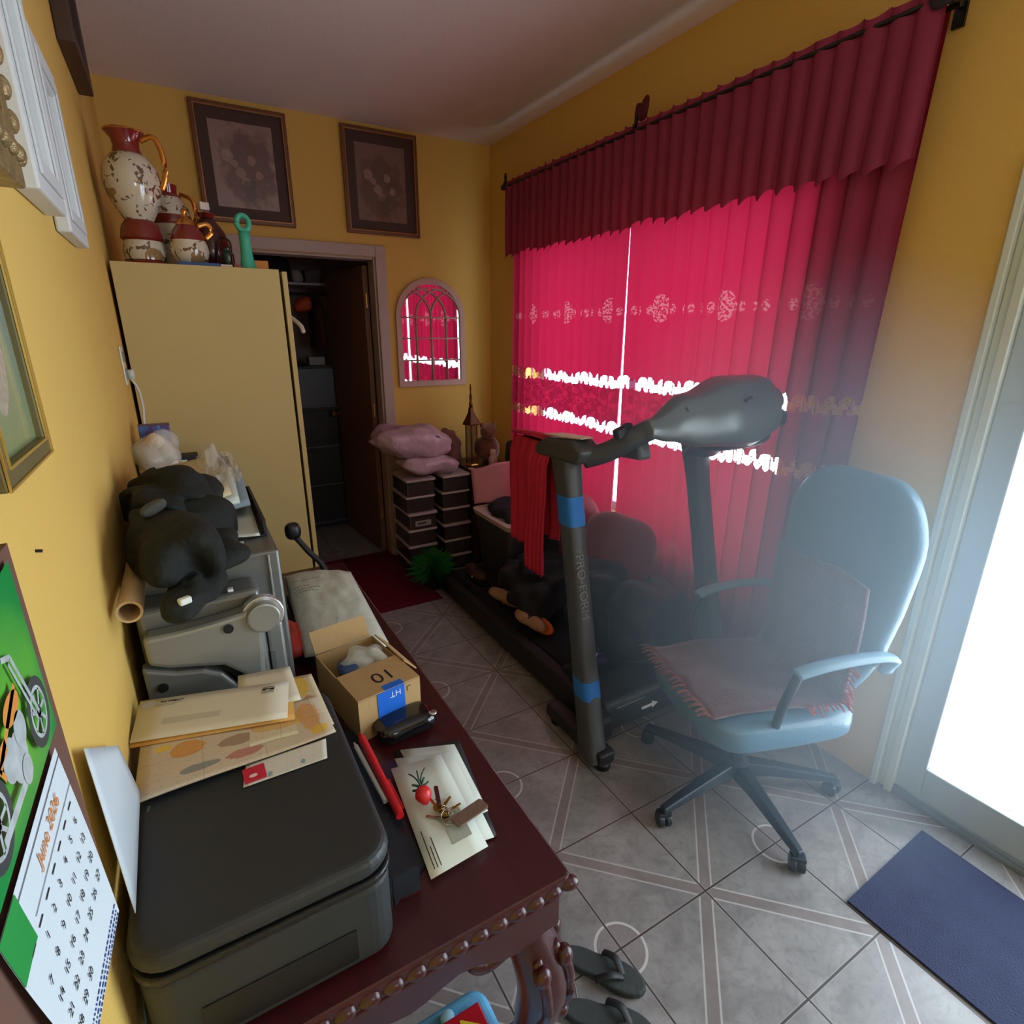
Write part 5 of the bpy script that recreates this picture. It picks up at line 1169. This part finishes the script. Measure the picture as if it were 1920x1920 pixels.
M_plush = mat('brown_plush', (112, 70, 48), .95, var=.3, bump=.6, bscale=120, sheen=.4)
tg = thing('plush_toy', 'brown plush toy lying on the small table in the far corner', 'plush toy', (1.97, 3.47, .702))
obj('body', blob((.0, 0, .10), (.085, .075, .095), .9, .9, .02, 12, 3, nu=32, nv=20), M_plush, tg, smooth=True); obj('head', blob((-.02, -.06, .225), (.058, .052, .052), .95, .95, .01, 16, 6, nu=28, nv=18), M_plush, tg, smooth=True)
for s in (-1, 1): obj('ear', blob((-.02+s*.045, -.055, .272), (.018, .012, .018), 1, 1, nu=14, nv=10), M_plush, tg, smooth=True)
tag(obj('dark_gap_filler', box(1.762, 2.03, 3.30, 3.62, .001, .64), M_blackm, bevel=.006), 'plain black box added as shade under the small table in the far corner', 'crate')  # black box added to fill the corner gap with shade
tag(obj('pink_cloth_bundle', blob((1.74, 3.62, .80), (.07, .10, .14), .8, .8, .05, 11, 7, nu=36, nv=24, fold=.01, ff=50), mat('rosy_brown_cloth', (140, 96, 96), .9, var=.2), smooth=True), 'rosy brown cloth bundle behind the pink bags and lantern', 'cloth')
tag(obj('cream_bottle', lathe([(.026, 0), (.030, .01), (.030, .055), (.020, .075), (.022, .08), (.022, .112), (.018, .118)], 20, c=(1.94, 3.325, .701)), mat('cream_plastic', (190, 168, 150), .35, var=.05), sm_angle=.6), 'cream capped bottle at the front of the far corner table', 'bottle')
tag(obj('white_card', B(bmesh.new(), (1.765, 3.30, .706), (.035, .05, .006), RX(.0)), mat('pinkish_card', (196, 170, 164), .5, var=.05)), 'small pinkish white card on the edge of the far corner table', 'card')
tag(obj('charcoal_pouch', blob((2.0, 3.12, .83), (.055, .07, .075), .6, .7, .03, 12, 4, nu=30, nv=20), mat('charcoal_fabric', (44, 42, 48), .9, var=.2), smooth=True), 'charcoal cloth pouch against the curtain behind the red scarf', 'pouch')
# tote of dark clothes on the treadmill end
tt = thing('storage_tote', 'grey plastic storage tote with dark clothes on the far end of the treadmill', 'storage tote', (1.835, 2.80, .144))
def lofty(z0, z1, a0, b0, a1, b1, th, bm=None):
    bm = bm or bmesh.new(); A = []
    for (z, a, b_) in ((z0, a0, b0), (z1, a1, b1), (z1, a1-th, b1-th), (z0+th, a0-th, b0-th)): A.append([bm.verts.new((x, y, z)) for x, y in rrect(-a, a, -b_, b_, .05, 5)])
    n = len(A[0])
    for k in range(3):
        for i in range(n): bm.faces.new((A[k][i], A[k][(i+1) % n], A[k+1][(i+1) % n], A[k+1][i]))
    bm.faces.new(A[0][::-1]); bm.faces.new(A[3]); return bm
M_tote = mat('smoked_tote_plastic', (56, 54, 58), .3, var=.1, coat=.2)
obj('tub', lofty(0, .36, .165, .20, .195, .235, .006), M_tote, tt, sm_angle=.7); obj('rim', lofty(.355, .385, .200, .240, .208, .248, .024), mat('cream_tote_rim', (186, 166, 156), .4, var=.06), tt, sm_angle=.7)
tag(obj('navy_clothes', blob((1.835, 2.79, .515), (.17, .205, .075), .6, .6, .05, 9, 5, nu=56, nv=26, fold=.012, ff=40), mat('navy_cloth', (26, 26, 42), .9, var=.25), smooth=True), 'dark navy clothes heaped in the grey storage tote', 'clothes')
def lidf(u, v): return (1.655+.34*u, 3.045-.02*u-.06*math.sin(u*PI)+.045*v, .545+.225*v+.05*u*v+.008*math.sin(9*u+4*v))
o = obj('pink_sheet', sheet(20, 14, lidf), mat('rose_pink_fabric', (176, 112, 118), .6, var=.12, sheen=.2), smooth=True); md = o.modifiers.new('t', 'SOLIDIFY'); md.thickness = .01; tag(o, 'rose pink folded sheet rising behind the storage tote', 'sheet')
def shw(u, v): return (1.645+.37*u, 2.60+.43*v, .765+.05*u-.10*(1-v)**2*.6+.015*math.sin(6*u+8*v))
# red scarf over the treadmill rail
obj('rear_handrail', tube([(1.338, 1.70, 1.172), (1.34, 1.80, 1.175), (1.345, 1.92, 1.168), (1.355, 2.02, 1.14), (1.36, 2.06, 1.10)], .020, 12), M_tmd, tm, smooth=True)
M_scf = mat('crimson_cloth', (182, 14, 50), .75, var=.2, scale=24)
def scarf(y0, y1, zb, seed, x, name_parent=None):
    def f(u, v):
        y = y0+(y1-y0)*u; fold = .010*math.sin(u*26+seed)*(0.4+.6*v)+.006*noise.noise(Vector((u*6, v*3, seed)))
        return (x-.020*math.cos(min(1, v*6)*PI/2)*-1-.004+fold, y+.01*math.sin(v*5+seed)*v, 1.200-(1.200-zb)*v+.0*u-(.012 if v < .02 else 0))
    o = obj('hanging_panel', sheet(44, 24, f), M_scf, name_parent, smooth=True); md = o.modifiers.new('t', 'SOLIDIFY'); md.thickness = .004; return o
sc_ = thing('red_scarf', 'crimson cloth hanging from the treadmill rail beside the taped upright', 'scarf', (0, 0, 0))
scarf(1.74, 1.98, .745, 1., 1.305, sc_); scarf(1.675, 1.80, .665, 4., 1.290, sc_); scarf(1.69, 1.98, .80, 7., 1.358, sc_)
obj('top_fold', tube([(1.331, 1.69, 1.205), (1.332, 1.80, 1.207), (1.336, 1.97, 1.200)], .024, 12, flat=(.034, .008)), M_scf, sc_, smooth=True)
# heap on the treadmill deck
M_dk = mat('black_nylon_bag', (22, 26, 38), .6, var=.3, bump=.5, bscale=26)
tag(obj('black_duffel', blob((1.80, 1.87, .36), (.185, .17, .21), .6, .7, .07, 7, 3, nu=70, nv=44, fold=.02, ff=34), M_dk, smooth=True), 'large rounded black bag on the treadmill deck behind the chair', 'bag')
tag(obj('black_clothes_heap', blob((1.70, 2.30, .275), (.20, .22, .125), .6, .6, .09, 9, 8, nu=70, nv=40, fold=.03, ff=46), mat('black_cloth_heap', (18, 19, 26), .9, var=.3), smooth=True), 'heap of black clothes on the treadmill deck beside the tote', 'clothes')
tag(obj('maroon_cushion', blob((1.85, 1.90, .60), (.055, .235, .165), .75, .7, .02, 8, 5, nu=44, nv=28, rot=RY(.35)), mat('maroon_velvet', (118, 44, 58), .9, var=.2, sheen=.4), smooth=True), 'dusty maroon cushion propped on the black bag behind the treadmill upright', 'cushion')
tag(obj('black_leather_bag', blob((1.76, 1.565, .392), (.185, .125, .165), .62, .72, .05, 8, 21, nu=64, nv=40, fold=.014, ff=34), mat('blue_black_leather', (26, 32, 48), .45, var=.25, bump=.4, bscale=22), smooth=True), 'rounded blue black leather bag on the treadmill motor cover between the uprights', 'bag')
tag(obj('rose_cushion', blob((1.93, 2.36, .62), (.10, .15, .13), .7, .7, .02, 8, 15, nu=40, nv=26), mat('dark_rose_cloth', (150, 62, 76), .85, var=.15), smooth=True), 'dark rose cushion against the curtain under the bright gap', 'cushion')
tag(obj('plum_cushion', blob((1.93, 2.14, .50), (.11, .13, .13), .7, .7, .02, 8, 18, nu=40, nv=26), mat('dark_plum_cloth', (62, 30, 44), .85, var=.2), smooth=True), 'dark plum cushion between the rose and maroon cushions', 'cushion')
tag(obj('purple_pouch', blob((1.50, 1.62, .262), (.07, .055, .034), .7, .7, .02, 16, 5, nu=34, nv=18), mat('shiny_dark_purple', (44, 26, 74), .14, var=.15, coat=.6), smooth=True), 'shiny dark purple pouch on the treadmill motor cover', 'pouch')
# shoes on the deck
M_tan = mat('tan_leather', (156, 116, 88), .6, var=.15)
def shoe(x, y, z, a, label, m, ms):
    t = thing('shoe', label, 'shoe', (x, y, z), a, 'shoes on the treadmill rail'); P_ = []
    for k in range(26):
        q_ = 2*PI*k/26; X_ = .115*math.cos(q_); P_.append((X_, (.036+.008*math.cos(q_))*math.sin(q_)))
    obj('sole', prism(P_, .016), ms, t, bevel=.003)
    b = blob((-.01, 0, .045), (.098, .034, .034), .8, .8, .004, 20, 3, nu=32, nv=18)
    for v in b.verts: v.co.z = .017+max(0, v.co.z-.015)*(1.25 if v.co.x < -.02 else .85)
    u_ = obj('upper', b, m, t, smooth=True); obj('strap', tube([(-.01, -.036, .03), (.0, 0, .062), (.01, .036, .03)], .006, 8, flat=(.008, .003)), mat('pale_strap', (186, 160, 128), .6, var=.1), u_, smooth=True)
    return t
M_or = mat('orange_sole', (204, 92, 40), .5, var=.08)
s1 = shoe(1.575, 2.02, .145, 0, 'tan strappy shoe with an orange sole lying on the treadmill rail', M_tan, M_or)
s1.location = (1.535, 2.10, .19); s1.rotation_euler = (1.1, .1, -1.35)
s2 = shoe(1.56, 2.36, .145, 0, 'tan shoe with tan sole behind the orange soled one on the treadmill', M_tan, M_tan); s2.location = (1.545, 2.40, .185); s2.rotation_euler = (.9, 0, -1.2)
s3 = shoe(1.50, 2.70, .145, -1.4, 'dark maroon shoe at the far end of the treadmill rail', mat('dark_maroon_leather', (58, 30, 36), .5, var=.15), M_black); s3.location = (1.535, 2.78, .145)
# green tinsel plant
tn = thing('green_tinsel_plant', 'bushy bright green artificial grass plant on the floor before the shoe boxes', 'artificial plant', (1.375, 3.10, 0))
obj('pot', lathe([(.04, 0), (.055, .09), (.05, .09), (.038, .01)], 20), M_black, tn, sm_angle=.6)
b = bmesh.new(); random.seed(11)
for k in range(700):
    th_ = random.uniform(0, 2*PI); ph = random.uniform(-.35, 1.5); r_ = random.uniform(.09, .15)
    p = Vector((random.uniform(-.02, .02), random.uniform(-.02, .02), .12)); d = Vector((math.cos(th_)*math.cos(ph), math.sin(th_)*math.cos(ph), math.sin(ph))); q_ = p+d*r_*Vector((1, 1, 1.25)).length/1.6
    m_ = (p+q_)/2+Vector((0, 0, .02)); s_ = d.cross(Vector((0, 0, 1))).normalized()*.0035
    v = [b.verts.new(w) for w in (p-s_*.4, p+s_*.4, m_+s_, q_, m_-s_)]; b.faces.new(v)
o = obj('grass_blades', b, mat('leaf_green', (34, 110, 40), .6, var=.3, scale=30), tn)

# ------------------------------------------------------------------ closet contents
sh2 = thing('closet_shelf', 'white shelf high inside the dark closet', 'shelf', (.75, 4.95, 1.925))
obj('board', box(-.74, .60, -.15, .22, 0, .018), mat('pale_lilac_board', (196, 184, 196), .5, var=.05), sh2, bevel=.002)
obj('bracket', box(.585, .598, -.14, .2, -.12, -.0005), M_white, sh2)
tag(obj('dark_backpack', blob((.84, 4.92, 2.045), (.16, .12, .098), .6, .7, .03, 8, 3, nu=40, nv=24), mat('dark_backpack_cloth', (40, 28, 34), .85, var=.2), smooth=True), 'dark rounded bag on the closet shelf', 'bag')
tag(obj('white_bundle', blob((1.055, 4.90, 1.995), (.045, .05, .05), .7, .7, .02, 14, 4, nu=26, nv=18), mat('off_white_cloth', (186, 170, 172), .85, var=.1), smooth=True), 'off white bundle beside the dark bag on the closet shelf', 'bundle')
tag(obj('closet_box', box(1.115, 1.24, 4.86, 5.0, 1.944, 2.04), mat('dusky_lilac_box', (92, 76, 88), .6, var=.1), bevel=.003), 'dusky box at the right end of the closet shelf', 'box')
tag(obj('closet_rod', bar(bmesh.new(), (.01, 4.80, 1.86), (1.415, 4.80, 1.86), .012), M_blackm), 'dark hanging rod under the closet shelf', 'rod')
def garment(x, z0, w, d, col, nm, label, seed, y=4.80):
    b = bmesh.new()
    secs = []
    N_ = 30; R_ = []
    for k in range(14):
        v = k/13; z = 1.835-(1.835-z0)*v; ww = w*(.35+.65*min(1, v*5)); dd = d*(.5+.5*min(1, v*4))
        R_.append([b.verts.new((x+dd*sq(math.cos(2*PI*i/N_), .8)*(1+.15*math.sin(5*2*PI*i/N_+seed)*v), y+ww*sq(math.sin(2*PI*i/N_), .8)*(1+.06*math.sin(7*2*PI*i/N_+seed)*v), z)) for i in range(N_)])
    for k in range(13):
        for i in range(N_): b.faces.new((R_[k][i], R_[k][(i+1) % N_], R_[k+1][(i+1) % N_], R_[k+1][i]))
    b.faces.new(R_[0]); b.faces.new(R_[-1][::-1]); o = obj(nm, b, mat(nm+'_cloth', col, .9, var=.25), smooth=True); tag(o, label, 'clothes', 'clothes hanging in the closet'); return o
garment(.70, .75, .20, .05, (26, 22, 26), 'black_coat', 'long black coat hanging in the closet, nearest the wardrobe', 1)
garment(.86, .95, .18, .045, (54, 20, 24), 'dark_red_dress', 'dark red garment hanging in the closet, right of the black coat', 4)
garment(1.16, 1.46, .16, .05, (70, 26, 32), 'maroon_jacket', 'short maroon jacket hanging at the right end of the closet rod', 7)
tag(obj('orange_bag', blob((1.045, 4.70, 1.775), (.062, .05, .055), .7, .7, .02, 14, 9, nu=28, nv=18), mat('orange_nylon', (196, 70, 40), .6, var=.15), smooth=True), 'orange bag hanging under the closet shelf', 'bag')
cr = thing('closet_chest', 'tall dark blue grey chest in the closet', 'chest', (1.06, 4.80, 0))
M_chest = mat('blue_grey_plastic', (74, 82, 96), .4, var=.1)
b = box(-.16, .16, -.16, .16, .02, 1.33); obj('body', b, mat('near_black_plastic', (24, 24, 28), .5, var=.2), cr, bevel=.004)
for z0, z1 in ((.05, .34), (.37, .66), (.69, .98), (1.01, 1.31)):
    d_ = obj('drawer', box(-.15, .15, -.172, -.161, z0, z1), M_chest if z0 > 1 else mat('near_black_plastic', (24, 24, 28)), cr, bevel=.004); obj('pull', box(-.15, .165, -.184, -.1725, z0, z0+.012), M_chest, d_, bevel=.002)
tag(obj('white_carton', box(1.045, 1.165, 4.68, 4.80, 1.332, 1.395), mat('pale_grey_carton', (150, 150, 152), .6, var=.06), bevel=.002), 'pale grey carton on top of the closet chest', 'carton')

# ------------------------------------------------------------------ bluish haze volume added in place of lens glare
def haze():
    m = bpy.data.materials.new('glare_haze'); m.use_nodes = True; nt = m.node_tree; nt.nodes.clear(); g = G(nt)
    o = nt.nodes.new('ShaderNodeOutputMaterial'); v = nt.nodes.new('ShaderNodeVolumeScatter'); nt.links.new(v.outputs[0], o.inputs['Volume'])
    v.inputs['Color'].default_value = (.66, .84, 1, 1); v.inputs['Anisotropy'].default_value = .1
    tc = nt.nodes.new('ShaderNodeTexCoord'); sp = nt.nodes.new('ShaderNodeSeparateXYZ'); nt.links.new(tc.outputs['Object'], sp.inputs[0])
    d = None
    for k, r in ((0, .66), (1, .80), (2, .98)):
        q = g.m('POWER', g.mul(sp.outputs[k], 1/r), 2.); d = q if d is None else g.add(d, q)
    f = g.m('SUBTRACT', 1., g.m('SQRT', d), clamp=True)
    nt.links.new(g.mul(g.m('POWER', f, 1.3), HZ), v.inputs['Density']); return m
HZ = 1.45
hz = obj('haze', box(-.66, .52, -.78, .80, -.83, .98), haze(), loc=(1.62, .95, .86))
tag(hz, 'bluish haze volume added for lens glare around the office chair', 'haze', kind='stuff')
